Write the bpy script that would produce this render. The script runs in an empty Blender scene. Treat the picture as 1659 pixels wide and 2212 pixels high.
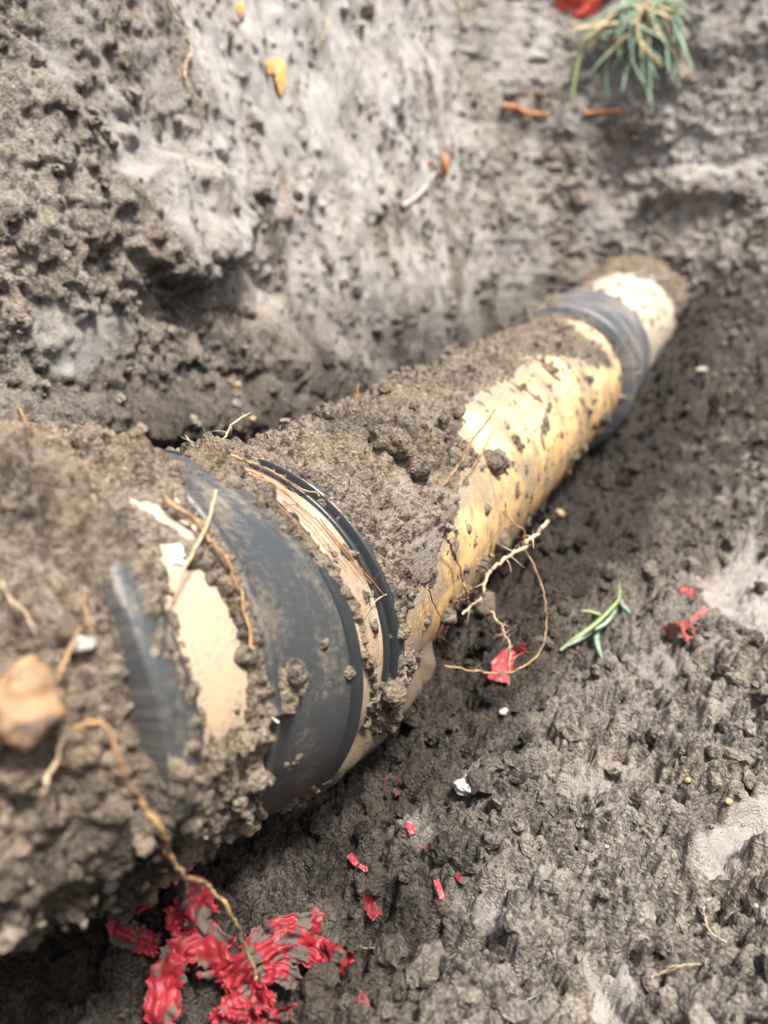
import bpy, bmesh, math, random
import numpy as np
from mathutils import Vector, Matrix

random.seed(7)
rng = np.random.default_rng(11)
scene = bpy.context.scene
C = scene.collection
PI = math.pi

# ------------------------------------------------------------------ camera
CAM = np.array([0.20554, 0.0, 0.18167])
RT = np.array([0.90884, 0.41714, 0.0])
UP = np.array([-0.14617, 0.31846, 0.93660])
FW = np.array([-0.39069, 0.85122, -0.35040])
PW, PH, PF = 1659.0, 2212.0, 1685.3          # pixel frame used for measuring positions
cd = bpy.data.cameras.new('camera')
cam = bpy.data.objects.new('camera', cd)
C.objects.link(cam)
cam.matrix_world = Matrix(((RT[0], UP[0], -FW[0], CAM[0]), (RT[1], UP[1], -FW[1], CAM[1]),
                           (RT[2], UP[2], -FW[2], CAM[2]), (0, 0, 0, 1)))
cd.sensor_fit = 'VERTICAL'
cd.sensor_height = 9.8
cd.sensor_width = 7.35
cd.lens = PF / PH * 9.8
cd.clip_start = 0.01
cd.clip_end = 1000
cd.dof.use_dof = True
cd.dof.focus_distance = 0.365
cd.dof.aperture_fstop = 1.75
scene.camera = cam

# ------------------------------------------------------------------ sky, sun, exposure
SUN_EL, SUN_AZ = math.radians(66), math.radians(115)     # azimuth: from +Y towards +X
world = bpy.data.worlds.new('World')
scene.world = world
world.use_nodes = True
wn = world.node_tree
bg = wn.nodes['Background']
sky = wn.nodes.new('ShaderNodeTexSky')
sky.sky_type = 'NISHITA'
sky.sun_disc = False
sky.sun_elevation = SUN_EL
sky.sun_rotation = SUN_AZ
sky.air_density = 1.0
sky.dust_density = 6.0
sky.ozone_density = 0.6
wn.links.new(sky.outputs[0], bg.inputs[0])
bg.inputs[1].default_value = 0.062
ld = bpy.data.lights.new('sun', 'SUN')
ld.energy = 2.2
ld.angle = math.radians(11)
ld.color = (1.0, 0.95, 0.88)
sun = bpy.data.objects.new('sun', ld)
C.objects.link(sun)
sd = Vector((math.sin(SUN_AZ) * math.cos(SUN_EL), math.cos(SUN_AZ) * math.cos(SUN_EL), math.sin(SUN_EL)))
sun.rotation_euler = sd.to_track_quat('Z', 'Y').to_euler()
sun.location = (0, 0, 5)
scene.view_settings.view_transform = 'Standard'
scene.view_settings.look = 'None'
scene.view_settings.exposure = 2.2
scene.view_settings.gamma = 1.0
scene.render.engine = 'CYCLES'
scene.cycles.use_denoising = True
scene.cycles.max_bounces = 6

# ------------------------------------------------------------------ small maths helpers
def proj(X):
    v = X - CAM
    z = v @ FW
    z = np.where(np.abs(z) < 1e-5, 1e-5, z)
    return PW / 2 + PF * (v @ RT) / z, PH / 2 - PF * (v @ UP) / z, z

def ray(px):
    v = (px[0] - PW / 2) * RT + (PH / 2 - px[1]) * UP + PF * FW
    return v / np.linalg.norm(v)

_T = {}
def perlin(x, y, seed=0):
    if seed not in _T:
        r = np.random.default_rng(seed + 1000)
        a = r.random(4096) * 2 * PI
        _T[seed] = (np.cos(a), np.sin(a), r.integers(0, 4096, 4096))
    gx, gy, pm = _T[seed]
    xi = np.floor(x).astype(np.int64); yi = np.floor(y).astype(np.int64)
    xf = x - xi; yf = y - yi
    u = xf * xf * xf * (xf * (xf * 6 - 15) + 10); v = yf * yf * yf * (yf * (yf * 6 - 15) + 10)
    def g(ix, iy, fx, fy):
        h = pm[(pm[ix & 4095] + iy) & 4095]
        return gx[h] * fx + gy[h] * fy
    a = g(xi, yi, xf, yf); b = g(xi + 1, yi, xf - 1, yf)
    c = g(xi, yi + 1, xf, yf - 1); d = g(xi + 1, yi + 1, xf - 1, yf - 1)
    return (a + u * (b - a) + v * ((c + u * (d - c)) - (a + u * (b - a)))) * 1.5

def fbm(x, y, size, octv=4, seed=0, gain=0.5):
    s = 0; a = 1.0; t = 0
    for k in range(octv):
        s = s + a * perlin(x / size + 17.3 * k, y / size - 9.1 * k, seed + k)
        t += a; a *= gain; size *= 0.5
    return s / t * 1.4

def sstep(a, b, x):
    t = np.clip((x - a) / (b - a), 0, 1)
    return t * t * (3 - 2 * t)

def in_poly(px, py, poly):
    ins = np.zeros(px.shape, bool)
    n = len(poly)
    for i in range(n):
        x0, y0 = poly[i]; x1, y1 = poly[(i + 1) % n]
        if y0 == y1: continue
        c = ((y0 > py) != (y1 > py)) & (px < (x1 - x0) * (py - y0) / (y1 - y0) + x0)
        ins ^= c
    return ins

def poly_soft(px, py, poly, soft, wob=0, seed=50):
    """1 inside the outline, 0 outside, soft edge; outline given in measured pixels"""
    d = np.full(px.shape, 1e9)
    if wob:
        px = px + wob * fbm(px, py, wob * 3, 3, seed); py = py + wob * fbm(px + 500, py, wob * 3, 3, seed + 7)
    n = len(poly)
    for i in range(n):
        x0, y0 = poly[i]; x1, y1 = poly[(i + 1) % n]
        L = (x1 - x0) ** 2 + (y1 - y0) ** 2 + 1e-9
        t = np.clip(((px - x0) * (x1 - x0) + (py - y0) * (y1 - y0)) / L, 0, 1)
        d = np.minimum(d, np.hypot(px - x0 - t * (x1 - x0), py - y0 - t * (y1 - y0)))
    d = np.where(in_poly(px, py, poly), d, -d)
    return sstep(-soft, soft, d)

def spot(px, py, c, r):
    r2 = r if np.ndim(r) == 0 else r[1]; r1 = r if np.ndim(r) == 0 else r[0]
    return np.exp(-(((px - c[0]) / r1) ** 2 + ((py - c[1]) / r2) ** 2))

def add_grains(h, tone, U, V, dens, n, rmin, rmax, alpha, k=0.75, sink=0.25, seed=0, warp=0.35):
    """crumbs of soil of many sizes heaped on a height field h[i,j] over axes U[i], V[j]; big ones first"""
    r_ = np.random.default_rng(seed)
    x = r_.random(n)
    R = (rmin ** (1 - alpha) + x * (rmax ** (1 - alpha) - rmin ** (1 - alpha))) ** (1 / (1 - alpha))
    R = np.sort(R)[::-1]
    uu, vv = np.meshgrid(U, V, indexing='ij')
    w1 = fbm(uu, vv, 0.006, 3, seed + 3) ; w2 = fbm(uu, vv, 0.006, 3, seed + 9); w3 = fbm(uu, vv, 0.0045, 2, seed + 15)
    u0 = U[0] + r_.random(n) * (U[-1] - U[0]); v0 = V[0] + r_.random(n) * (V[-1] - V[0])
    ci = np.clip(np.searchsorted(U, u0), 1, len(U) - 2); cj = np.clip(np.searchsorted(V, v0), 1, len(V) - 2)
    ok = r_.random(n) < dens[ci, cj]
    gap = np.minimum(U[ci + 1] - U[ci], V[cj + 1] - V[cj])
    ok &= R > gap * 1.15
    an = r_.random(n) * PI; asp = 0.6 + 0.4 * r_.random(n); tn = r_.random(n)
    kk = k * (0.6 + 0.7 * r_.random(n))
    for i in np.nonzero(ok)[0]:
        r = R[i]
        a0 = np.searchsorted(U, u0[i] - 1.3 * r); a1 = np.searchsorted(U, u0[i] + 1.3 * r)
        b0 = np.searchsorted(V, v0[i] - 1.3 * r); b1 = np.searchsorted(V, v0[i] + 1.3 * r)
        if a1 - a0 < 2 or b1 - b0 < 2: continue
        sl = (slice(a0, a1), slice(b0, b1))
        du = uu[sl] - u0[i] + warp * r * w1[sl]; dv = vv[sl] - v0[i] + warp * r * w2[sl]
        c, s = math.cos(an[i]), math.sin(an[i])
        q = ((c * du + s * dv) ** 2 + ((c * dv - s * du) / asp[i]) ** 2) / (r * r)
        hp = h[sl]
        cap = 0.50 * h[ci[i], cj[i]] + 0.35 * hp.mean() + 0.15 * hp.min() - sink * r + r * kk[i] * (1.25 * np.sqrt(np.clip(1 - q, 0, 1)) + 0.15 * w3[sl])
        m = (q < 1) & (cap > h[sl])
        hs = h[sl]; hs[m] = cap[m]
        ts = tone[sl]; ts[m] = 0.5 * ts[m] + 0.5 * tn[i]

# ------------------------------------------------------------------ object helpers
def tag(o, label=None, cat=None, group=None, kind=None):
    if label: o['label'] = label
    if cat: o['category'] = cat
    if group: o['group'] = group
    if kind: o['kind'] = kind
    return o

def empty(name, loc=(0, 0, 0)):
    o = bpy.data.objects.new(name, None); o.location = loc; o.empty_display_size = 0.02
    C.objects.link(o); return o

def mesh_obj(name, V, F, mat, parent=None, attrs=None, smooth=True):
    """V (n,3), F (m,3|4) arrays"""
    me = bpy.data.meshes.new(name)
    V = np.ascontiguousarray(V, np.float32); F = np.ascontiguousarray(F, np.int32)
    me.vertices.add(len(V)); me.vertices.foreach_set('co', V.ravel())
    k = F.shape[1]
    me.loops.add(F.size); me.loops.foreach_set('vertex_index', F.ravel())
    me.polygons.add(len(F))
    me.polygons.foreach_set('loop_start', np.arange(0, F.size, k, dtype=np.int32))
    me.polygons.foreach_set('loop_total', np.full(len(F), k, np.int32))
    me.polygons.foreach_set('use_smooth', np.full(len(F), smooth, bool))
    me.update(calc_edges=True); me.validate()
    for n, a in (attrs or {}).items():
        a = np.asarray(a, np.float32)
        if a.ndim == 2:
            me.attributes.new(n, 'FLOAT_VECTOR', 'POINT').data.foreach_set('vector', a.ravel())
        else:
            me.attributes.new(n, 'FLOAT', 'POINT').data.foreach_set('value', a.ravel())
    me.materials.append(mat)
    o = bpy.data.objects.new(name, me); C.objects.link(o)
    if parent: o.parent = parent; o.matrix_parent_inverse = parent.matrix_world.inverted() if False else Matrix.Identity(4)
    return o

def grid_faces(nu, nv, flip=False, closed=False):
    i = np.arange(nu - 1)[:, None]; j = np.arange(nv if closed else nv - 1)[None, :]
    j2 = (j + 1) % nv
    a = i * nv + j; b = (i + 1) * nv + j; c = (i + 1) * nv + j2; d = i * nv + j2
    F = np.stack([a, b, c, d], -1).reshape(-1, 4)
    return F[:, ::-1] if flip else F

def compact(V, F, attrs):
    used = np.zeros(len(V), bool); used[F.ravel()] = True
    idx = np.cumsum(used) - 1
    return V[used], idx[F], {k: a[used] for k, a in attrs.items()}

# ------------------------------------------------------------------ materials
class NT:
    def __init__(s, name):
        s.m = bpy.data.materials.new(name); s.m.use_nodes = True
        s.t = s.m.node_tree; s.b = s.t.nodes['Principled BSDF']
    def n(s, typ, **kw):
        nd = s.t.nodes.new(typ)
        for k, v in kw.items():
            if k.startswith('i_'):
                key = k[2:]
                nd.inputs[int(key) if key.isdigit() else key].default_value = v
            else: setattr(nd, k, v)
        return nd
    def l(s, a, b): s.t.links.new(a, b)
    def attr(s, name): return s.n('ShaderNodeAttribute', attribute_name=name)
    def noise(s, scale, detail=4, rough=0.55, vec=None, out='Fac'):
        nd = s.n('ShaderNodeTexNoise', i_Scale=scale, i_Detail=detail, i_Roughness=rough)
        if vec: s.l(vec, nd.inputs['Vector'])
        return nd.outputs[out]
    def coord(s):
        return s.n('ShaderNodeTexCoord').outputs['Object']
    def ramp(s, fac, lo, hi, smooth=True):
        nd = s.n('ShaderNodeMapRange'); nd.interpolation_type = 'SMOOTHSTEP' if smooth else 'LINEAR'
        nd.inputs['From Min'].default_value = lo; nd.inputs['From Max'].default_value = hi
        s.l(fac, nd.inputs['Value']); return nd.outputs['Result']
    def math(s, op, a, b=None):
        nd = s.n('ShaderNodeMath', operation=op)
        for i, v in enumerate((a, b)):
            if v is None: continue
            if isinstance(v, (int, float)): nd.inputs[i].default_value = v
            else: s.l(v, nd.inputs[i])
        return nd.outputs[0]
    def mix(s, fac, a, b, blend='MIX'):
        nd = s.n('ShaderNodeMix', data_type='RGBA', blend_type=blend)
        for sock, v in ((nd.inputs['Factor'], fac), (nd.inputs[6], a), (nd.inputs[7], b)):
            if isinstance(v, (int, float)): sock.default_value = v
            elif isinstance(v, tuple): sock.default_value = (*v, 1)
            else: s.l(v, sock)
        return nd.outputs[2]
    def bump(s, h, strength, dist):
        nd = s.n('ShaderNodeBump', i_Strength=strength, i_Distance=dist)
        s.l(h, nd.inputs['Height']); s.l(nd.outputs[0], s.b.inputs['Normal'])
    def done(s, col=None, rough=None, spec=0.4):
        if col is not None:
            if isinstance(col, tuple): s.b.inputs['Base Color'].default_value = (*col, 1)
            else: s.l(col, s.b.inputs['Base Color'])
        if rough is not None:
            if isinstance(rough, (int, float)): s.b.inputs['Roughness'].default_value = rough
            else: s.l(rough, s.b.inputs['Roughness'])
        s.b.inputs['Specular IOR Level'].default_value = spec
        return s.m

def mud_material(name, dark, light, clay, speck=0.5, ochre=0.22):
    t = NT(name); co = t.coord()
    tone = t.attr('tone').outputs['Fac']; cl = t.attr('clay').outputs['Fac']; wet_shade = t.attr('wet_shade').outputs['Fac']
    n1 = t.noise(38, 5, 0.6, co); n2 = t.noise(260, 4, 0.65, co); n3 = t.noise(900, 3, 0.7, co)
    f = t.math('ADD', t.math('MULTIPLY', tone, 0.45), t.math('MULTIPLY', n1, 0.5))
    gv = t.n('ShaderNodeTexVoronoi', i_Scale=480.0)
    wv = t.n('ShaderNodeVectorMath', operation='MULTIPLY_ADD'); t.l(t.noise(300, 3, 0.6, co, 'Color'), wv.inputs[0]); wv.inputs[1].default_value = (0.003, 0.003, 0.003); t.l(co, wv.inputs[2])
    t.l(wv.outputs[0], gv.inputs['Vector'])
    gs = t.n('ShaderNodeSeparateColor'); t.l(gv.outputs['Color'], gs.inputs[0])
    f = t.math('ADD', f, t.math('MULTIPLY', n2, 0.6))
    f = t.math('ADD', f, t.math('MULTIPLY', gs.outputs[2], 0.32))
    f = t.math('ADD', f, t.math('MULTIPLY', n3, 0.35))
    f = t.ramp(f, 0.76, 1.38)
    col = t.mix(f, dark, light)
    nc = t.noise(70, 5, 0.6, co)
    ccol = t.mix(t.ramp(nc, 0.3, 0.7), tuple(0.78 * c for c in clay), tuple(min(1, 1.12 * c) for c in clay))
    col = t.mix(cl, col, ccol)
    hue = t.noise(14, 3, 0.5, co)
    col = t.mix(t.math('MULTIPLY', t.ramp(hue, 0.45, 0.75), ochre), col, (0.27, 0.195, 0.115))
    # pale and ochre mineral specks
    vo = t.n('ShaderNodeTexVoronoi', i_Scale=210.0); t.l(co, vo.inputs['Vector'])
    sp = t.math('LESS_THAN', vo.outputs['Distance'], 0.2)
    pick = t.n('ShaderNodeSeparateColor'); t.l(vo.outputs['Color'], pick.inputs[0])
    sp = t.math('MULTIPLY', sp, t.math('GREATER_THAN', pick.outputs[0], 1 - 0.09 * speck))
    scol = t.mix(pick.outputs[1], (0.42, 0.28, 0.13), (0.5, 0.47, 0.42))
    col = t.mix(t.math('MULTIPLY', sp, 0.8), col, scol)
    wet_shade_col = t.mix(1.0, col, (0.19, 0.17, 0.155), 'MULTIPLY')  # darkening for damp and for shade painted into the attribute
    col = t.mix(wet_shade, col, wet_shade_col)
    ro = t.math('SUBTRACT', 0.92, t.math('ADD', t.math('MULTIPLY', cl, 0.42), t.math('MULTIPLY', wet_shade, 0.38)))
    hgt = t.math('ADD', t.math('MULTIPLY', n3, 0.9), t.math('MULTIPLY', n2, 0.9))
    gr = t.math('MULTIPLY', t.math('SUBTRACT', 1.0, gv.outputs['Distance']), t.math('SUBTRACT', 0.75, t.math('MULTIPLY', cl, 0.7)))
    t.bump(t.math('ADD', hgt, gr), 1.0, 0.0030)
    return t.done(col, ro, 0.35)

M_MUD = mud_material('mud_floor', (0.022, 0.019, 0.016), (0.285, 0.255, 0.218), (0.37, 0.345, 0.315))
M_WALL = mud_material('mud_wall', (0.045, 0.037, 0.030), (0.31, 0.272, 0.23), (0.43, 0.412, 0.388))
M_CRUST = mud_material('mud_crust', (0.026, 0.020, 0.015), (0.29, 0.24, 0.185), (0.30, 0.26, 0.215), 0.6, 0.5)

def pipe_material(name, base, dirt, dirt_amt, orange=0.0, streak=1.0):
    t = NT(name)
    pc = t.attr('pc').outputs['Vector']
    mp = t.n('ShaderNodeMapping'); mp.inputs['Scale'].default_value = (1.0, 0.13, 1.0); t.l(pc, mp.inputs['Vector'])
    s1 = t.noise(330, 6, 0.7, mp.outputs[0]); s2 = t.noise(55, 5, 0.6, pc); s3 = t.noise(420, 4, 0.7, pc)
    s4 = t.noise(16, 3, 0.5, pc)
    col = t.mix(t.ramp(s4, 0.35, 0.7), base, tuple(b * f for b, f in zip(base, (0.93, 0.80, 0.60))))
    th = t.attr('side').outputs['Fac']
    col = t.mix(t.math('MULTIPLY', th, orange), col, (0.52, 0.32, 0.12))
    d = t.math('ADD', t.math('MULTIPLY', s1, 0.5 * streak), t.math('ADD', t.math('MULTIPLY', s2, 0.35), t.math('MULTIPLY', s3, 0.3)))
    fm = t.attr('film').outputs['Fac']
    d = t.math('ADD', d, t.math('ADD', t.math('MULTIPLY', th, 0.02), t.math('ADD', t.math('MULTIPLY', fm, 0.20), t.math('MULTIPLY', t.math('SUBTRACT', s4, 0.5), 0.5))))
    d = t.ramp(d, 0.72 - dirt_amt, 0.86 - dirt_amt)
    col = t.mix(t.math('MULTIPLY', d, 0.85), col, dirt)
    fl = t.ramp(t.math('ADD', t.math('MULTIPLY', fm, 0.35), t.math('ADD', t.math('MULTIPLY', s2, 0.7), t.math('MULTIPLY', s4, 0.5))), 0.5, 0.80)
    col = t.mix(t.math('MULTIPLY', fl, 0.7), col, tuple(min(1, 1.9 * c) for c in dirt))
    t.bump(t.math('ADD', t.math('MULTIPLY', d, 1.2), s3), 0.5, 0.0008)
    ro = t.math('ADD', 0.42, t.math('MULTIPLY', d, 0.4))
    return t.done(col, ro, 0.45)

M_YEL = pipe_material('cream_pipe', (0.60, 0.475, 0.265), (0.13, 0.105, 0.08), 0.17, 0.85)
M_WHITE = pipe_material('pale_pipe', (0.42, 0.39, 0.33), (0.17, 0.15, 0.13), 0.16, 0.1, 0.9)
M_COLLAR = pipe_material('beige_collar', (0.35, 0.295, 0.215), (0.19, 0.155, 0.12), 0.06, 0.35)
M_SMEAR = pipe_material('clay_smear', (0.105, 0.086, 0.066), (0.05, 0.042, 0.034), 0.18, 0.0, 0.7)
M_BAND = pipe_material('fibrous_band', (0.35, 0.305, 0.245), (0.17, 0.12, 0.085), 0.15, 0.2)

def rubber_material(name, base, dust, amt):
    t = NT(name)
    pc = t.attr('pc').outputs['Vector']
    mp = t.n('ShaderNodeMapping'); mp.inputs['Scale'].default_value = (1.0, 0.3, 1.0); t.l(pc, mp.inputs['Vector'])
    n1 = t.noise(60, 5, 0.65, mp.outputs[0]); n2 = t.noise(380, 4, 0.7, pc); n3 = t.noise(22, 4, 0.55, pc)
    d = t.math('ADD', t.math('MULTIPLY', n1, 0.55), t.math('ADD', t.math('MULTIPLY', n2, 0.35), t.math('MULTIPLY', n3, 0.35)))
    d = t.ramp(d, 0.70 - amt, 0.95 - amt)
    col = t.mix(t.math('MULTIPLY', d, 0.8), base, dust)
    t.bump(t.math('ADD', n2, t.math('MULTIPLY', d, 1.0)), 0.35, 0.0006)
    ro = t.math('ADD', 0.33, t.math('MULTIPLY', d, 0.45))
    return t.done(col, ro, 0.5)

M_RUB = rubber_material('black_rubber', (0.040, 0.045, 0.049), (0.22, 0.18, 0.13), 0.12)
M_RIM = rubber_material('clean_rubber', (0.022, 0.025, 0.028), (0.16, 0.14, 0.12), 0.0)
M_FARRUB = rubber_material('far_rubber', (0.060, 0.068, 0.080), (0.22, 0.19, 0.16), 0.15)

def simple_material(name, a, b, scale, rough, spec=0.35, bump=0.4, bd=0.0006, dirt=None):
    t = NT(name); co = t.coord()
    n = t.noise(scale, 5, 0.65, co); n2 = t.noise(scale * 4, 4, 0.7, co)
    col = t.mix(t.ramp(n, 0.3, 0.7), a, b)
    if dirt:
        nd = t.noise(dirt[1], 6, 0.7, co)
        d = t.ramp(nd, dirt[2], dirt[2] + 0.05); col = t.mix(d, col, dirt[0])
        rough = t.math('ADD', rough, t.math('MULTIPLY', d, 0.3))
    t.bump(t.math('ADD', n, n2), bump, bd)
    return t.done(col, rough, spec)

M_ROOT = simple_material('root_tan', (0.34, 0.215, 0.10), (0.19, 0.12, 0.065), 150, 0.75, dirt=((0.11, 0.085, 0.065), 160, 0.54))
M_ROOTP = simple_material('root_pale', (0.44, 0.36, 0.25), (0.28, 0.21, 0.13), 150, 0.75, dirt=((0.13, 0.10, 0.08), 160, 0.56))
M_ROOTD = simple_material('root_brown', (0.30, 0.16, 0.07), (0.17, 0.09, 0.05), 150, 0.7)
M_TAPE = simple_material('red_tape', (0.25, 0.020, 0.030), (0.13, 0.007, 0.011), 110, 0.5, 0.35, 0.3, 0.0006, dirt=((0.07, 0.058, 0.049), 85, 0.495))
M_TAPEC = simple_material('red_tape_clean', (0.31, 0.040, 0.050), (0.22, 0.020, 0.026), 60, 0.45, 0.5, 0.3, 0.0008, dirt=((0.10, 0.08, 0.07), 95, 0.54))
M_TAPEP = simple_material('pink_tape', (0.34, 0.085, 0.075), (0.26, 0.06, 0.055), 60, 0.5, 0.4, 0.3, 0.0008, dirt=((0.14, 0.11, 0.10), 100, 0.52))
M_GRASS = simple_material('grass_blade', (0.13, 0.205, 0.14), (0.23, 0.30, 0.22), 60, 0.5)
M_GRASSY = simple_material('grass_stem', (0.23, 0.27, 0.13), (0.17, 0.23, 0.11), 60, 0.55)
M_DRY = simple_material('dry_straw', (0.50, 0.40, 0.24), (0.38, 0.29, 0.16), 80, 0.65)
M_STONE = simple_material('tan_stone', (0.29, 0.185, 0.105), (0.20, 0.13, 0.08), 110, 0.9, 0.2, dirt=((0.13, 0.10, 0.08), 90, 0.52))
M_CHALK = simple_material('white_chalk', (0.80, 0.79, 0.77), (0.66, 0.64, 0.61), 160, 0.85, dirt=((0.25, 0.22, 0.19), 170, 0.66))
M_CHALKD = simple_material('grey_chalk', (0.36, 0.34, 0.31), (0.28, 0.26, 0.23), 160, 0.85, dirt=((0.22, 0.19, 0.16), 170, 0.60))
M_CHALKL = simple_material('dull_chalk', (0.36, 0.35, 0.33), (0.28, 0.265, 0.245), 160, 0.85, dirt=((0.12, 0.105, 0.09), 220, 0.50))
M_PEB = simple_material('pale_pebble', (0.42, 0.39, 0.33), (0.32, 0.28, 0.22), 120, 0.8)
M_YPEB = simple_material('yellow_pebble', (0.34, 0.265, 0.14), (0.26, 0.19, 0.10), 120, 0.7)
M_CHIP = simple_material('orange_wood', (0.46, 0.22, 0.10), (0.32, 0.14, 0.07), 90, 0.8, dirt=((0.2, 0.16, 0.13), 120, 0.58))
M_CHIPR = simple_material('orange_red_tape', (0.50, 0.085, 0.045), (0.40, 0.05, 0.03), 60, 0.5)
M_OCHRE = simple_material('ochre_clay', (0.60, 0.31, 0.07), (0.42, 0.28, 0.14), 60, 0.85, dirt=((0.36, 0.32, 0.27), 60, 0.58))
M_GROUND = simple_material('topsoil', (0.12, 0.10, 0.075), (0.09, 0.12, 0.05), 4, 0.95, 0.2, 0.6, 0.02)

SURF = []     # (points, px, py, depth) of everything laid so far, for standing small things on it
def register(V):
    px, py, z = proj(V)
    m = (z > 0.05) & (px > -300) & (px < PW + 300) & (py > -300) & (py < PH + 300)
    SURF.append([V[m], px[m], py[m], z[m]])

def hit(px, rad=5, lift=0.0, only=None):
    best = None
    for V, x, y, z in (SURF if only is None else SURF[only:only + 1]):
        d = np.hypot(x - px[0], y - px[1])
        m = d < rad
        if m.any():
            i = np.nonzero(m)[0][z[m].argmin()]
            if best is None or z[i] < best[0]: best = (z[i], V[i])
    if best is None:
        return hit(px, rad * 2, lift, only) if rad < 200 else CAM + ray(px) * 0.5
    r = ray(px); t = (best[0]) / (r @ FW)
    return CAM + r * (t - lift)

# ================================================================== TRENCH FLOOR
def axis_grow(a, b, s0, s1):
    out = [a]
    while out[-1] < b:
        f = (out[-1] - a) / (b - a)
        out.append(out[-1] + s0 + (s1 - s0) * f)
    return np.array(out)

Xf = np.concatenate([np.arange(-0.30, 0.0, 0.012), np.arange(0.0, 0.325, 0.00095), 0.325 + axis_grow(0.001, 0.95, 0.004, 0.045)])
Yf = np.concatenate([-1.35 + axis_grow(0, 1.38, 0.05, 0.02), axis_grow(0.06, 1.52, 0.00085, 0.0034)])
Yf = np.unique(Yf)
X, Y = np.meshgrid(Xf, Yf, indexing='ij')
Z = np.full(X.shape, -0.098)
Z += 0.020 * fbm(X, Y, 0.16, 3, 1) + 0.010 * fbm(X, Y, 0.05, 3, 4)
Z += np.where(X > 0.27, 0.80 * (X - 0.27), 0) + 0.02 * sstep(0.17, 0.30, X)
Z += 0.165 * sstep(1.00, 1.45, Y) * sstep(-0.02, 0.16, X)
Z = np.maximum(Z, -0.098 + 0.9 * (-0.4 - Y))
Z = np.minimum(Z, 0.565)
Z -= 0.012 * np.exp(-((X - 0.06) / 0.05) ** 2)
base = np.stack([X, Y, Z], -1)
px, py, pz = proj(base)
vis = pz > 0.05
CL = [([(1900, 1160), (1659, 1205), (1560, 1235), (1450, 1275), (1520, 1340), (1659, 1400), (1900, 1430)], 40, 0.95),
      ([(1900, 1640), (1659, 1720), (1560, 1780), (1490, 1840), (1470, 1900), (1560, 1925), (1659, 1860), (1900, 1800)], 22, 1.0),
      ([(1255, 2120), (1340, 2110), (1380, 2180), (1370, 2240), (1270, 2240), (1280, 2170)], 9, 1.0),
      ([(660, 2110), (720, 2085), (730, 2130), (705, 2212), (640, 2230), (670, 2150)], 8, 0.9),
      ([(830, 1800), (900, 1790), (940, 1850), (900, 1880), (850, 1850)], 14, 0.6),
      ([(1200, 1700), (1290, 1650), (1370, 1680), (1330, 1760), (1240, 1770)], 30, 0.55),
      ([(1130, 1900), (1210, 1870), (1240, 1920), (1160, 1960)], 20, 0.5),
      ([(1000, 1960), (1100, 1940), (1140, 2000), (1050, 2050)], 25, 0.4),
      ([(1340, 1440), (1460, 1420), (1500, 1480), (1400, 1520)], 20, 0.5),
      ([(1000, 1680), (1060, 1660), (1060, 1720), (1000, 1760)], 12, 0.5)]
clay = np.zeros(X.shape)
for poly, soft, amt in CL:
    clay = np.maximum(clay, amt * np.where(vis, poly_soft(px, py, poly, soft * 0.5, soft), 0))
crumb = (1 - 0.93 * clay) * (0.45 + 0.75 * sstep(-0.4, 0.4, fbm(X, Y, 0.07, 3, 21)))
tone = 0.5 + 0.5 * fbm(X, Y, 0.03, 3, 31)
H = Z.copy()
# crumbs only in the part the trench opening shows
i0 = np.searchsorted(Xf, 0.0); j0 = np.searchsorted(Yf, 0.06)
sub = (slice(i0, None), slice(j0, None))
i1 = np.searchsorted(Xf, 0.325)
subc = (slice(i0, i1), slice(j0, None))
h2, t2 = H[subc].copy(), tone[subc].copy()
add_grains(h2, t2, Xf[i0:i1], Yf[j0:], crumb[subc], 1700, 0.007, 0.022, 2.5, 0.85, 0.30, 100)
add_grains(h2, t2, Xf[i0:i1], Yf[j0:], crumb[subc], 12000, 0.0030, 0.010, 2.5, 0.95, 0.12, 101)
add_grains(h2, t2, Xf[i0:i1], Yf[j0:], crumb[subc] * 1.2, 60000, 0.0011, 0.0040, 2.2, 1.1, 0.05, 102)
H[subc] = h2; tone[subc] = t2
rough = (1 - 0.8 * clay)
H -= (0.008 * sstep(0.25, 0.6, fbm(X, Y, 0.030, 3, 48)) + 0.005 * sstep(0.3, 0.6, fbm(X, Y, 0.013, 2, 52))) * rough
H += 0.0022 * fbm(X, Y, 0.010, 3, 40) * rough + 0.0010 * fbm(X, Y, 0.0035, 2, 45) * rough
wet_shade = 0.95 * sstep(0.175, 0.085, X) + 0.85 * sstep(0.42, 0.80, Y) * sstep(0.25, 0.15, X - 0.12 * sstep(0.8, 1.1, Y)) + 0.45 * fbm(X, Y, 0.06, 3, 61)  # pipe's shadow painted beside it, darker far floor, random damp
wet_shade = np.clip(wet_shade, 0, 1) * (1 - 0.7 * clay)
FV = np.stack([X, Y, H], -1).reshape(-1, 3)
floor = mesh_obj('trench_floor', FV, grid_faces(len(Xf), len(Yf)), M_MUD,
                 attrs={'tone': tone.ravel(), 'clay': clay.ravel(), 'wet_shade': wet_shade.ravel()})
tag(floor, 'crumbly dark grey mud floor of the trench', kind='structure')
register(FV)
FLOOR = (X[subc], Y[subc], H[subc], crumb[subc])

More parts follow.
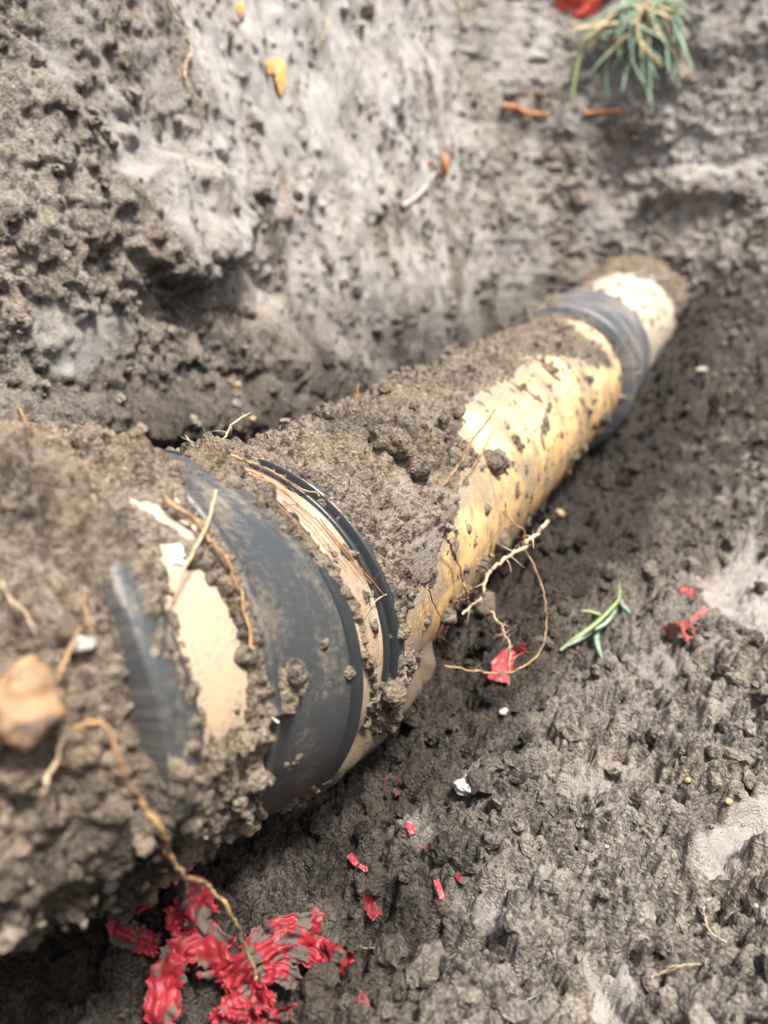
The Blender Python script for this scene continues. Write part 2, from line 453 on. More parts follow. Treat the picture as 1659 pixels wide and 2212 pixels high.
# ================================================================== TRENCH WALL (left side, corner, end)
XL, YE, RC = -0.185, 1.45, 0.13
L1 = YE - RC                         # left wall runs to here along Y
seg2 = RC * PI / 2
Uw = np.concatenate([np.arange(-1.4, 0.15, 0.05), np.arange(0.15, L1 + seg2 + 0.46, 0.0021), L1 + seg2 + 0.46 + np.arange(0.004, 0.95, 0.03)])
Vw = np.concatenate([np.arange(-0.14, 0.548, 0.0022), [0.556, 0.566, 0.58]])
U, V = np.meshgrid(Uw, Vw, indexing='ij')
a = np.clip((U - L1) / RC, 0, PI / 2)
bx = np.where(U < L1, XL, np.where(U < L1 + seg2, XL + RC - RC * np.cos(a), XL + RC + (U - L1 - seg2)))
by = np.where(U < L1, U, np.where(U < L1 + seg2, L1 + RC * np.sin(a), YE))
nx, ny = np.cos(a), -np.sin(a)
lean = 0.20 - 0.08 * np.sin(a)
def wall_pts(d):
    off = d - lean * (V + 0.14)
    return np.stack([bx + nx * off, by + ny * off, V], -1)
B0 = wall_pts(np.zeros(U.shape))
px, py, pz = proj(B0)
vis = pz > 0.05
wig = 0.012 * fbm(U, V, 0.05, 2, 300)
D = 0.018 * fbm(U, V, 0.20, 3, 301) + 0.010 * fbm(U + wig, V * 0.45, 0.055, 4, 305)       # scraped down the face
WB = [([(215, 420), (260, 370), (330, 330), (470, 370), (540, 470), (500, 580), (440, 615), (330, 600), (260, 545)], 14, 0.022),
      ([(430, 560), (560, 560), (620, 640), (560, 720), (470, 700)], 25, -0.016),
      ([(240, 620), (430, 625), (440, 690), (300, 700)], 20, -0.012),
      ([(0, 180), (120, 160), (230, 330), (220, 500), (130, 560), (0, 540)], 40, 0.010),
      ([(0, 850), (300, 870), (600, 830), (640, 930), (300, 960), (0, 950)], 30, 0.018),
      ([(560, 700), (760, 760), (700, 860), (560, 820)], 30, 0.010),
      ([(1350, 380), (1640, 360), (1659, 430), (1400, 430)], 14, 0.012),
      ([(1240, 300), (1420, 290), (1420, 420), (1280, 420)], 25, -0.010)]
for poly, soft, amt in WB:
    D += amt * np.where(vis, poly_soft(px, py, poly, soft, 14, 70), 0)
WC = [([(440, 10), (560, -30), (740, -20), (850, 140), (900, 300), (870, 430), (760, 470), (690, 350), (600, 340), (520, 270), (470, 150)], 30, 1.0),
      ([(40, 680), (120, 640), (270, 690), (240, 760), (150, 815), (80, 790)], 16, 0.85),
      ([(300, 60), (360, 90), (390, 200), (350, 210), (310, 130)], 12, 0.8),
      ([(1120, 0), (1190, 0), (1200, 110), (1150, 140), (1120, 70)], 14, 0.7),
      ([(1420, 220), (1600, 230), (1580, 310), (1640, 330), (1640, 395), (1460, 400), (1450, 320)], 14, 0.75),
      ([(660, 340), (760, 300), (740, 400), (690, 440)], 16, 0.6),
      ([(900, 430), (990, 380), (960, 520), (880, 520)], 20, 0.45),
      ([(700, 560), (850, 520), (900, 640), (860, 760), (740, 780)], 40, 0.45),
      ([(1000, 470), (1150, 500), (1130, 620), (1010, 640)], 30, 0.5),
      ([(60, 90), (130, 110), (130, 180), (80, 170)], 14, 0.5)]
smooth_ = sstep(0.42, 0.62, U + 0.10 * fbm(U, V, 0.15, 2, 325) - 0.25 * sstep(0.18, 0.06, V))
clay = 0.9 * sstep(-0.45, 0.15, fbm(U, V * 0.4, 0.05, 4, 320)) * smooth_ * (1 - 0.5 * sstep(1.25, 1.45, U))
for poly, soft, amt in WC:
    clay = np.maximum(clay, amt * np.where(vis, poly_soft(px, py, poly, soft, soft, 75), 0))
holes = sstep(0.28, 0.62, fbm(U + 0.15 * V, V * 0.55, 0.020, 4, 333)) * (0.05 + 0.75 * sstep(-0.05, 0.45, fbm(U, V * 0.6, 0.11, 3, 337)))
clay = clay * (1 - 0.65 * holes) * (0.55 + 0.45 * sstep(-0.35, 0.2, fbm(U - 0.2 * V, V * 0.35, 0.04, 4, 338)))
crumb = (1 - 0.9 * clay) * (0.35 + 0.8 * sstep(-0.2, 0.45, fbm(U, V, 0.10, 3, 340))) * (1 - 0.6 * smooth_)
tone = 0.5 + 0.5 * fbm(U, V * 0.6, 0.035, 3, 350)
j1 = len(Vw) - 3
ia = np.searchsorted(Uw, 0.15) + 1; ib = np.searchsorted(Uw, L1 + seg2 + 0.45)
sb = (slice(ia, ib), slice(0, j1))
h2, t2 = D[sb].copy(), tone[sb].copy()
add_grains(h2, t2, Uw[ia:ib], Vw[:j1], crumb[sb] * 0.7, 260, 0.010, 0.030, 2.4, 0.50, 0.40, 200)
add_grains(h2, t2, Uw[ia:ib], Vw[:j1], crumb[sb], 9000, 0.0042, 0.012, 2.6, 0.70, 0.2, 201)
add_grains(h2, t2, Uw[ia:ib], Vw[:j1], crumb[sb], 40000, 0.0024, 0.005, 2.4, 0.8, 0.15, 202)
D[sb] = h2; tone[sb] = t2
D += (0.0035 * fbm(U, V, 0.016, 3, 360) + 0.0012 * fbm(U, V * 0.4, 0.007, 2, 366)) * (1 - 0.75 * clay)
D -= 0.0055 * holes
wet_shade = np.clip(0.25 * fbm(U, V, 0.12, 3, 370) + 0.85 * sstep(0.14, -0.02, V + 0.03 * fbm(U, V, 0.08, 2, 371)), 0, 1)  # shade of the gap painted onto the wall foot, plus random damp
WV = wall_pts(D).reshape(-1, 3)
wall = mesh_obj('trench_wall', WV, grid_faces(len(Uw), len(Vw), flip=True), M_WALL,
                attrs={'tone': tone.ravel(), 'clay': clay.ravel(), 'wet_shade': wet_shade.ravel()})
tag(wall, 'tall scraped grey clay trench wall behind the pipe', kind='structure')
register(WV)
WALL = (WV.reshape(len(Uw), len(Vw), 3)[sb], crumb[sb], nx[sb], ny[sb])

# ground surface round the trench, far beyond the view
gx0, gx1, gy0, gy1 = -0.335, 1.06, -1.12, 1.57
gxs = np.array([-300, -40, -6, -2, -1, -0.6, gx0, gx1, 1.6, 2.5, 6, 40, 300.0])
gys = np.array([-300, -40, -6, -2.5, -1.7, gy0, gy1, 1.8, 2.4, 6, 40, 300.0])
GX, GY = np.meshgrid(gxs, gys, indexing='ij')
GZ = 0.562 + 0.02 * fbm(GX, GY, 1.3, 2, 400)
F = grid_faces(len(gxs), len(gys))
cx = GX.reshape(-1)[F].mean(1); cy = GY.reshape(-1)[F].mean(1)
F = F[~((cx > gx0) & (cx < gx1) & (cy > gy0) & (cy < gy1))]
g = mesh_obj('ground', np.stack([GX, GY, GZ], -1).reshape(-1, 3), F, M_GROUND)
tag(g, 'open soil surface round the trench', kind='structure')

# ================================================================== PIPE
#  y, centre x, centre z, tilt a, tilt b
AX = np.array([[-0.60, -0.120, 0.090, 0.13, -0.085],
               [0.100, -0.029, 0.030, 0.13, -0.085],
               [0.155, -0.0205, 0.0252, 0.13, -0.085],
               [0.202, -0.0120, 0.0200, 0.10, -0.085],
               [0.241, 0.0008, 0.0062, 0.0, -0.065],
               [0.274, -0.0004, -0.0010, -0.02, -0.052],
               [0.310, 0.003, -0.0025, 0.0, -0.02],
               [0.380, 0.004, -0.0030, 0.0, 0.0],
               [0.946, 0.0035, -0.0030, 0.0, 0.0],
               [1.097, 0.0015, 0.0030, 0.0, 0.0],
               [1.400, 0.0100, 0.0190, 0.0, 0.0],
               [2.000, 0.0200, 0.0500, 0.0, 0.0]])
def ring_frame(y):
    y = np.asarray(y, float)
    c = np.stack([np.interp(y, AX[:, 0], AX[:, 1]), y, np.interp(y, AX[:, 0], AX[:, 2])], -1)
    a = np.interp(y, AX[:, 0], AX[:, 3]); b = np.interp(y, AX[:, 0], AX[:, 4])
    n = np.stack([np.sin(a), np.cos(a) * np.cos(b), np.sin(b)], -1)
    n /= np.linalg.norm(n, axis=-1, keepdims=True)
    u = np.cross(n, np.array([0, 0, 1.0])); u /= np.linalg.norm(u, axis=-1, keepdims=True)
    v = np.cross(u, n)
    return c, u, v
def pipe_pts(Yg, Th, Rg):
    c, u, v = ring_frame(Yg)
    return c + Rg[..., None] * (np.cos(Th)[..., None] * u + np.sin(Th)[..., None] * v)

LOFTS = []
def loft(name, prof, mat, parent, nth=160, wob=0.0, seed=0, th0=0, th1=2 * PI, notch=None):
    """solid of revolution round the bent axis; prof = list of (y, r); closed by its inner wall"""
    prof = np.array(prof)
    full = abs(th1 - th0 - 2 * PI) < 1e-6
    th = np.linspace(th0, th1, nth, endpoint=not full)
    Yg, Th = np.meshgrid(prof[:, 0], th, indexing='ij')
    Rg = np.repeat(prof[:, 1][:, None], nth, 1)
    if wob: Rg = Rg + wob * fbm(np.cos(Th) * 0.09 + Yg * 2, np.sin(Th) * 0.09 + Yg, 0.05, 3, seed)
    if wob: Yg = Yg + wob * 1.2 * fbm(np.cos(Th) * 0.09, np.sin(Th) * 0.09, 0.06, 3, seed + 5)
    if notch is not None: Yg, Rg = notch(Yg, Th, Rg)
    P = pipe_pts(Yg, Th, Rg).reshape(-1, 3)
    pc = np.stack([Yg, Th * 0.085, Rg * 0], -1).reshape(-1, 3)
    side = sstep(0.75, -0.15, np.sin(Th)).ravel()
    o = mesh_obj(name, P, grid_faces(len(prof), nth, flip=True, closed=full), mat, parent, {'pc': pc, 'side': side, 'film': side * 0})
    LOFTS.append((o, Yg.ravel(), Th.ravel()))
    register(P)
    return o

def tube_prof(y0, y1, r, n, wall=0.004, lip=0.0008):
    ys = np.linspace(y0 + lip, y1 - lip, n)
    return [(y0, r - wall), (y0, r - lip)] + [(y, r) for y in ys] + [(y1, r - lip), (y1, r - wall)]

pipe = empty('sewer_pipe', (0, 0, 0))
tag(pipe, 'mud caked cream sewer pipe with black rubber couplings running along the trench', 'pipe')
loft('pipe_section', tube_prof(-0.45, 0.158, 0.0705, 60), M_COLLAR, pipe, 200, 0.002, 5)['label'] = 'mud buried pipe section nearest the viewer'
def broken(Yg, Th, Rg):
    k = np.exp(-((Th - 0.86) / 0.07) ** 2)
    low = sstep(0.0, -0.40, np.where(Th > PI, Th - 2 * PI, Th))
    return Yg + 0.004 * k, Rg - 0.003 * k - np.where(Rg > 0.085, 0.024, 0) * low
loft('flange_ring', [(0.150, 0.080), (0.150, 0.0985), (0.1515, 0.100), (0.158, 0.0995), (0.164, 0.0975), (0.165, 0.0955), (0.165, 0.082)], M_RUB, pipe, 240, 0.0012, 9, notch=broken)['label'] = 'black rubber flange with a broken edge'
loft('collar', tube_prof(0.158, 0.204, 0.0865, 24), M_COLLAR, pipe, 220, 0.0006, 12)
slv = loft('rubber_sleeve', [(0.1995, 0.083), (0.1995, 0.0880), (0.2005, 0.0892), (0.2025, 0.0892), (0.2035, 0.0872), (0.212, 0.0868), (0.222, 0.0862),
                             (0.230, 0.0854), (0.2345, 0.0848), (0.2400, 0.0842), (0.2412, 0.0834), (0.2412, 0.078)], M_RUB, pipe, 280)
loft('sleeve_lip', [(0.2352, 0.0838), (0.2356, 0.0858), (0.2366, 0.0864), (0.2398, 0.0862), (0.2408, 0.0852), (0.2412, 0.0840)], M_RIM, slv, 280)
loft('fibrous_band', tube_prof(0.2405, 0.2755, 0.0806, 26), M_BAND, pipe, 240, 0.0006, 15)
loft('sealing_ring', [(0.2705, 0.0795), (0.2705, 0.0822), (0.2712, 0.0829), (0.2732, 0.0829), (0.2740, 0.0815), (0.2742, 0.079)], M_RIM, pipe, 280)
loft('sealing_ring', [(0.2772, 0.0785), (0.2772, 0.0838), (0.2780, 0.0846), (0.2835, 0.0846), (0.2850, 0.0838), (0.2850, 0.079)], M_RIM, pipe, 280)
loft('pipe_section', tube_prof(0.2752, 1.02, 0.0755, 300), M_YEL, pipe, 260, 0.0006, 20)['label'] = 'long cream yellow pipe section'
cp = loft('coupling', [(0.9456, 0.070), (0.9456, 0.0885), (0.947, 0.0905), (0.952, 0.0918), (0.9545, 0.0912), (0.956, 0.0895), (0.975, 0.0885), (1.00, 0.0888), (1.06, 0.0888),
                       (1.082, 0.0895), (1.088, 0.0915), (1.094, 0.0918), (1.0965, 0.0900), (1.0965, 0.079)], M_FARRUB, pipe, 220)
cp['label'] = 'dark blue grey rubber coupling at the far end'
loft('pipe_section', tube_prof(1.02, 1.60, 0.0840, 60), M_WHITE, pipe, 200, 0.0012, 25)['label'] = 'pale off white far pipe section'

# clay smear hanging under the pipe beside the sleeve
ys = np.linspace(0.2425, 0.365, 60); th = np.linspace(-2.1, -0.12, 70)
Yg, Th = np.meshgrid(ys, th, indexing='ij')
ed = sstep(0.235, 0.250, Yg) * sstep(0.365, 0.34, Yg) * sstep(-0.34, -0.60, Th + 0.1 * fbm(Yg, Th * .08, 0.02, 3, 28)) * sstep(-2.1, -1.8, Th)
Rg = 0.0745 + 0.0140 * ed + 0.0022 * fbm(Yg, Th * 0.08, 0.03, 4, 27) * ed
P = pipe_pts(Yg, Th, Rg).reshape(-1, 3)
sm = mesh_obj('clay_smear', P, grid_faces(60, 70, flip=True), M_SMEAR, None,
              {'pc': np.stack([Yg, Th * .085, Yg * 0], -1).reshape(-1, 3), 'side': np.zeros(Yg.size)})
tag(sm, 'smooth pale brown clay smear under the pipe beside the black sleeve', 'clay')
register(P)

# ------------------------------------------------------------------ mud caked on the pipe
Yc = np.unique(np.concatenate([np.arange(-0.12, 0.03, 0.004), axis_grow(0.03, 0.46, 0.00078, 0.00085), axis_grow(0.46, 1.52, 0.0009, 0.0032)]))
Tc = np.linspace(-2.1, 2.9, 480)
Yg, Th = np.meshgrid(Yc, Tc, indexing='ij')
RP = np.array([(-0.5, .0705), (0.128, .0715), (0.1497, .0885), (0.150, .0985), (0.164, .0975), (0.1655, .0865), (0.199, .0865), (0.200, .089), (0.203, .0885), (0.204, .0872), (0.235, .0848), (0.236, .0860), (0.241, .0855),
               (0.2415, .0806), (0.2700, .0806), (0.2706, .0827), (0.274, .0820), (0.2745, .080), (0.277, .080), (0.2774, .0845), (0.2845, .0843), (0.2860, .0775), (0.300, .0755),
               (0.945, .0755), (0.947, .0905), (0.954, .0915), (0.957, .089), (1.08, .089), (1.09, .0918), (1.096, .0905), (1.0975, .084), (1.6, .084)])
R0 = np.interp(Yg, RP[:, 0], RP[:, 1])
R0s = np.interp(Yg, [-0.5, 0.128, 0.150, 0.163, 0.2], [0.0705, 0.0715, 0.0790, 0.0872, 0.0872])
lowf = sstep(0.05, -0.35, Th) * (Yg < 0.199)
R0 = R0 * (1 - lowf) + R0s * lowf
R0 -= 0.006 * sstep(-0.20, -0.75, Th) * sstep(0.126, 0.140, Yg) * sstep(0.156, 0.146, Yg) + 0.006 * sstep(0.0, -0.6, Th) * sstep(0.13, 0.10, Yg)
P0 = pipe_pts(Yg, Th, R0)
c0, _, _ = ring_frame(Yg)
px, py, pz = proj(P0)
face = np.einsum('ijk,ijk->ij', CAM - P0, P0 - c0) > 0
S = Th * 0.083
T = 0.0010 + 0.0016 * fbm(Yg, S, 0.03, 4, 500)
mask = np.ones(Yg.shape)           # 1 mud, 0 bare
def bare(poly, soft, wob, amt=1.0, seed=80):
    global mask
    mask = np.minimum(mask, 1 - amt * np.where(face, poly_soft(px, py, poly, soft, wob, seed), 0))
bare([(410, 1010), (450, 1075), (520, 1115), (590, 1125), (650, 1170), (720, 1250), (770, 1340), (800, 1430), (800, 1520), (785, 1610), (720, 1690), (640, 1760), (570, 1765), (545, 1700),
      (565, 1640), (600, 1560), (590, 1500), (575, 1440), (565, 1400), (550, 1330), (510, 1230), (470, 1150), (400, 1080)], 9, 10)
bare([(318, 955), (365, 958), (430, 1000), (520, 1060), (600, 1110), (560, 1130), (470, 1120), (400, 1060), (345, 1000)], 8, 16, 0.75, 83)
bare([(372, 1270), (400, 1232), (430, 1222), (470, 1270), (512, 1360), (535, 1460), (532, 1560), (470, 1600), (440, 1560), (412, 1450), (385, 1360)], 6, 6)
bare([(330, 1290), (372, 1270), (400, 1380), (430, 1480), (455, 1590), (435, 1640), (410, 1500), (370, 1390)], 8, 12, 0.7, 85)
bare([(345, 1170), (385, 1175), (395, 1230), (370, 1275), (350, 1250)], 5, 5)
bare([(240, 1055), (330, 1085), (425, 1135), (440, 1180), (400, 1170), (330, 1120), (250, 1085)], 6, 6, 0.7)
bare([(600, 1045), (680, 1085), (790, 1190), (845, 1300), (858, 1400), (850, 1450), (815, 1500), (800, 1440), (775, 1320), (725, 1230), (640, 1130), (590, 1080)], 5, 6)
bare([(520, 995), (560, 1003), (640, 1045), (600, 1060), (530, 1030)], 4, 4, 0.75)
bare([(560, 1000), (640, 1035), (720, 1085), (800, 1180), (850, 1290), (870, 1400), (855, 1440), (835, 1350), (790, 1230), (720, 1130), (640, 1060), (560, 1015)], 3, 3)
# cream pipe showing along its right flank
bare([(1030, 850), (1110, 800), (1190, 760), (1260, 790), (1330, 800), (1370, 850), (1370, 900), (1300, 960), (1190, 1090), (1060, 1240), (940, 1400), (870, 1420), (875, 1290), (925, 1265),
      (950, 1170), (975, 1120), (985, 1050), (1030, 990), (1000, 930), (990, 880)], 20, 18)
bare([(1180, 665), (1290, 685), (1355, 760), (1380, 860), (1340, 860), (1310, 760), (1240, 715)], 6, 5)
bare([(1110, 730), (1200, 710), (1190, 770), (1110, 800)], 10, 12, 0.6)
bare([(700, 940), (760, 920), (770, 950), (720, 965)], 5, 8, 0.6)
bare([(1140, 640), (1210, 600), (1300, 590), (1370, 640), (1420, 720), (1420, 800), (1390, 900), (1350, 900), (1380, 800), (1350, 730), (1290, 685), (1200, 660)], 5, 5)
bare([(1260, 600), (1340, 540), (1480, 540), (1490, 650), (1450, 760), (1410, 800), (1400, 730), (1360, 660), (1300, 610)], 8, 10)
far = sstep(1.38, 1.44, Yg + 0.05 * fbm(S, Yg, 0.04, 4, 96) + 0.03 * np.sin(Th))
mask = np.maximum(mask, far)
mask = np.where(face, mask, np.where(Th > 1.2, 1, np.where(Yg < 0.2, 0.8, 0.35)))
# thin dirt film fading out from the caked mud onto the bare pipe
def boxblur(a, n, ax):
    c = np.cumsum(np.pad(a, [(n + 1, n) if k == ax else (0, 0) for k in range(2)], mode='edge'), axis=ax)
    return (np.take(c, range(2 * n + 1, c.shape[ax]), ax) - np.take(c, range(0, c.shape[ax] - 2 * n - 1), ax)) / (2 * n + 1)
fm = mask.copy()
for _ in range(2): fm = boxblur(boxblur(fm, 11, 0), 13, 1)
for o_, y_, t_ in LOFTS:
    t_ = np.where(t_ > PI, t_ - 2 * PI, t_)
    iy = np.clip(np.searchsorted(Yc, y_), 0, len(Yc) - 1); it = np.clip(np.searchsorted(Tc, t_), 0, len(Tc) - 1)
    o_.data.attributes['film'].data.foreach_set('value', fm[iy, it].astype(np.float32))
# scattered flecks and small blobs left on the bare parts
flk = sstep(0.36, 0.56, fbm(Yg, S * 0.7, 0.010, 5, 520) + 0.35 * fbm(Yg, S, 0.07, 2, 525)) * 0.75 + sstep(0.44, 0.60, fbm(Yg, S, 0.028, 5, 530))
flk *= np.where((Yg > 0.2) & (Yg < 0.242), 0.5, np.where((Yg > 0.94) & (Yg < 1.1), 0.15, np.where((Yg > 0.166) & (Yg < 0.2), 0.35, 1.0)))
flk *= np.where((Yg > 0.2685) & (Yg < 0.2865), 0.12, 1.0)
lo = sstep(0.05, -0.5, np.sin(Th))
mask = np.clip(mask + 0.9 * flk * (1 - 0.3 * lo), 0, 1)
mask = np.where((Yg > 0.204) & (Yg < 0.242) & face, np.maximum(mask, 0.85 * poly_soft(px, py, [(565, 1450), (660, 1440), (665, 1490), (625, 1545), (575, 1600), (560, 1720), (545, 1700), (550, 1560)], 12, 16, 90)), mask)
flg = np.where(face & (Yg > 0.1485) & (Yg < 0.1560 + 0.004 * fbm(S, Yg, 0.02, 3, 92)), poly_soft(px, py, [(235, 1175), (285, 1185), (330, 1280), (380, 1360), (415, 1450), (440, 1560), (450, 1680), (400, 1690), (330, 1560), (270, 1400), (240, 1260)], 5, 8, 91), 0)
mask *= 1 - flg
T += 0.010 * spot(px, py, (845, 960), (80, 40)) + 0.007 * spot(px, py, (880, 1010), (45, 40))
T += 0.006 * spot(px, py, (450, 955), (70, 25)) + 0.004 * spot(px, py, (840, 830), (60, 25)) + 0.002 * spot(px, py, (700, 930), (90, 40))
T += 0.004 * np.where((Yg < 0.150), 1, 0) * (0.3 + fbm(Yg, S, 0.05, 3, 540))
T += np.where(Yg < 0.15, 0.007 * sstep(-1.0, -0.4, Th) * poly_soft(px, py, [(-200, 1430), (60, 1440), (230, 1545), (245, 1700), (240, 1830), (190, 1960), (-200, 2150)], 10, 8), 0)
T += 0.016 * far * sstep(1.38, 1.47, Yg) * (1 + 0.6 * fbm(Yg, S, 0.03, 3, 97))
T -= np.where(Yg < 0.14, 0.006 * poly_soft(px, py, [(235, 1545), (300, 1600), (300, 1750), (250, 1900), (190, 1980), (240, 1840), (248, 1700)], 14, 6), 0)
T += 0.006 * spot(px, py, (1060, 1000), (40, 25)) + 0.006 * spot(px, py, (910, 1130), (40, 60)) + 0.005 * spot(px, py, (840, 1540), (30, 50))
T += 0.005 * spot(px, py, (1160, 745), (60, 20)) + 0.003 * spot(px, py, (1090, 770), (60, 30))
clay = np.zeros(Yg.shape)
for poly, soft, amt in [([(870, 1180), (930, 1130), (965, 1150), (950, 1230), (890, 1250)], 12, 0.9),
                        ([(930, 1030), (1010, 1020), (1030, 1080), (960, 1110), (890, 1050)], 14, 0.7),
                        ([(840, 1030), (900, 1050), (880, 1080), (830, 1060)], 10, 0.8),
                        ([(240, 1050), (330, 1080), (430, 1140), (440, 1180), (330, 1120), (250, 1085)], 8, 0.8),
                        ([(1040, 860), (1100, 900), (1090, 950), (1040, 930)], 12, 0.6)]:
    clay = np.maximum(clay, amt * np.where(face, poly_soft(px, py, poly, soft, 6, 95), 0))
T = T * (1 - 0.6 * clay) + 0.0012 * clay
tone = 0.5 + 0.5 * fbm(Yg, S, 0.02, 3, 560)
crumb = mask * (1 - 0.9 * clay) * (0.5 + 0.6 * sstep(-0.3, 0.4, fbm(Yg, S, 0.05, 3, 570)))
Hc = np.where(mask > 0.02, T * sstep(0.25, 0.8, mask), 0) - 0.0035 * sstep(0.5, 0.1, mask)
jc = np.searchsorted(Yc, 0.03)
h2, t2 = Hc[jc:].copy(), tone[jc:].copy()
SV = Tc * 0.083
near = crumb[jc:].copy()
big = near * np.where(Yg[jc:] < 0.16, 0.9, 0.12)
add_grains(h2, t2, Yc[jc:], SV, big, 600, 0.003, 0.0075, 2.5, 0.65, 0.35, 600)
add_grains(h2, t2, Yc[jc:], SV, near, 16000, 0.0017, 0.0056, 2.6, 0.90, 0.15, 601)
add_grains(h2, t2, Yc[jc:], SV, near * 1.2, 60000, 0.0009, 0.0028, 2.4, 0.95, 0.10, 602)
Hc[jc:] = h2; tone[jc:] = t2
Hc += 0.0008 * fbm(Yg, S, 0.004, 3, 580) * (1 - 0.7 * clay)
PC = pipe_pts(Yg, Th, R0 + Hc).reshape(-1, 3)
F = grid_faces(len(Yc), len(Tc), flip=True)
keep = Hc.ravel()[F].max(1) > -0.0006
wet_shade = np.clip(0.55 * fbm(Yg, S, 0.05, 3, 590) + 0.35 * spot(px, py, (850, 960), (110, 60)) + 0.8 * np.where(Yg < .165, sstep(0.35, -0.45, np.sin(Th)), 0), 0, 1)  # random tone, dark heap, near part darker towards its underside
att = {'tone': tone.ravel(), 'clay': clay.ravel(), 'wet_shade': wet_shade.ravel()}
PV, F, att = compact(PC, F[keep], att)
crust = mesh_obj('mud_crust', PV, F, M_CRUST, None, att)
tag(crust, 'crumbly grey brown mud caked over the top of the pipe', 'mud', kind='stuff')
register(PV)
CRUST = (pipe_pts(Yg, Th, R0 + Hc), crumb * (Hc > 0.0005), c0)

# ------------------------------------------------------------------ loose crumbs
def blob(sub, seed, lumps=10, rough=0.25):
    bm = bmesh.new(); bmesh.ops.create_icosphere(bm, subdivisions=sub, radius=1.0)
    r_ = np.random.default_rng(seed)
    V = np.array([v.co[:] for v in bm.verts]); F = np.array([[v.index for v in f.verts] for f in bm.faces]); bm.free()
    d = r_.normal(size=(lumps, 3)); d /= np.linalg.norm(d, axis=1, keepdims=True)
    w = 0.25 + 0.35 * r_.random(lumps)
    b = np.max(np.sqrt(np.clip(1 - (np.arccos(np.clip(V @ d.T, -1, 1)) / (w * 1.6)) ** 2, 0, 1)) * w, axis=1)
    n = fbm(V[:, 0] * 1.1 + V[:, 2], V[:, 1] - V[:, 2] * 0.7, 0.7, 3, seed)
    V = V * (0.72 + b + rough * n)[:, None] * (0.75 + 0.5 * r_.random(3))
    return V, F

CR1 = [blob(1, 700 + i, 5, 0.5) for i in range(12)]
CR2 = [blob(2, 720 + i, 20, 0.55) for i in range(12)]
def scatter(name, pts, nrm, rmin, rmax, mat, label, seed, wet_shade_v=None):
    r_ = np.random.default_rng(seed)
    n = len(pts)
    R = rmin * (rmax / rmin) ** (r_.random(n) ** 2.2)
    VV, FF, TT, off = [], [], [], 0
    for i in range(n):
        V, F = (CR2 if R[i] > 0.0026 else CR1)[r_.integers(12)]
        q = r_.normal(size=4); q /= np.linalg.norm(q); w, x, y, z = q
        M = np.array([[1 - 2 * (y * y + z * z), 2 * (x * y - z * w), 2 * (x * z + y * w)], [2 * (x * y + z * w), 1 - 2 * (x * x + z * z), 2 * (y * z - x * w)],
                      [2 * (x * z - y * w), 2 * (y * z + x * w), 1 - 2 * (x * x + y * y)]])
        VV.append(V @ M.T * R[i] + pts[i] + nrm[i] * R[i] * 0.35); FF.append(F + off); off += len(V)
        TT.append(np.full(len(V), r_.random()))
    V = np.concatenate(VV); T = np.concatenate(TT)
    w = np.zeros(len(V)) if wet_shade_v is None else np.repeat(wet_shade_v, [len(v) for v in VV])
    o = mesh_obj(name, V, np.concatenate(FF), mat, None, {'tone': T, 'clay': T * 0, 'wet_shade': w}, False)
    tag(o, label, 'soil', kind='stuff')

fx, fy, fh, fc = FLOOR
k = rng.choice(fx.size, 6000, p=(fc * np.gradient(fy, axis=1) * (fx > .02)).ravel() / (fc * np.gradient(fy, axis=1) * (fx > .02)).sum())
pp = np.stack([fx.ravel()[k], fy.ravel()[k], fh.ravel()[k]], -1)
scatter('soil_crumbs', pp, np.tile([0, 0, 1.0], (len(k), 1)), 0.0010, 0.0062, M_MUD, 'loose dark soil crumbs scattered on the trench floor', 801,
        np.clip(0.95 * sstep(0.175, 0.085, pp[:, 0]) + 0.6 * sstep(0.40, 0.75, pp[:, 1]) * sstep(0.26, 0.14, pp[:, 0]), 0, 1))  # the floor's painted pipe shadow carried onto the crumbs
cp_, cc, ccen = CRUST
wgt = (cc * np.gradient(Yg, axis=0)).ravel() * (Yg.ravel() > 0.02); wgt /= wgt.sum()
k = rng.choice(cc.size, 2600, p=wgt)
pp = cp_.reshape(-1, 3)[k]; nn = pp - ccen.reshape(-1, 3)[k]; nn /= np.linalg.norm(nn, axis=1, keepdims=True)
scatter('mud_crumbs', pp, nn, 0.0007, 0.0034, M_CRUST, 'small mud crumbs stuck to the pipe', 802)
wp, wc, wnx, wny = WALL
wgt = wc.ravel() / wc.sum(); k = rng.choice(wc.size, 1500, p=wgt)
scatter('wall_crumbs', wp.reshape(-1, 3)[k], np.stack([wnx.ravel()[k], wny.ravel()[k], wnx.ravel()[k] * 0], -1), 0.0016, 0.0055, M_WALL, 'soil crumbs clinging to the trench wall', 803)

# ================================================================== SMALL THINGS
def solid_blob(name, px, size_px, mat, label, cat, seed, squash=(1, 1, 1), lift=0.3, sub=3, rough=0.2, group=None, lumps=7):
    V, F = blob(sub, seed, lumps, rough)
    p = hit(px); d = (p - CAM) @ FW
    r = size_px * d / PF / 2
    o = mesh_obj(name, V * np.array(squash) * r, F, mat, None, {'tone': np.full(len(V), 0.5), 'clay': np.zeros(len(V)), 'wet_shade': np.zeros(len(V))})
    o.location = p - ray(px) * r * lift
    o.rotation_euler = (0, 0, seed)
    return tag(o, label, cat, group)

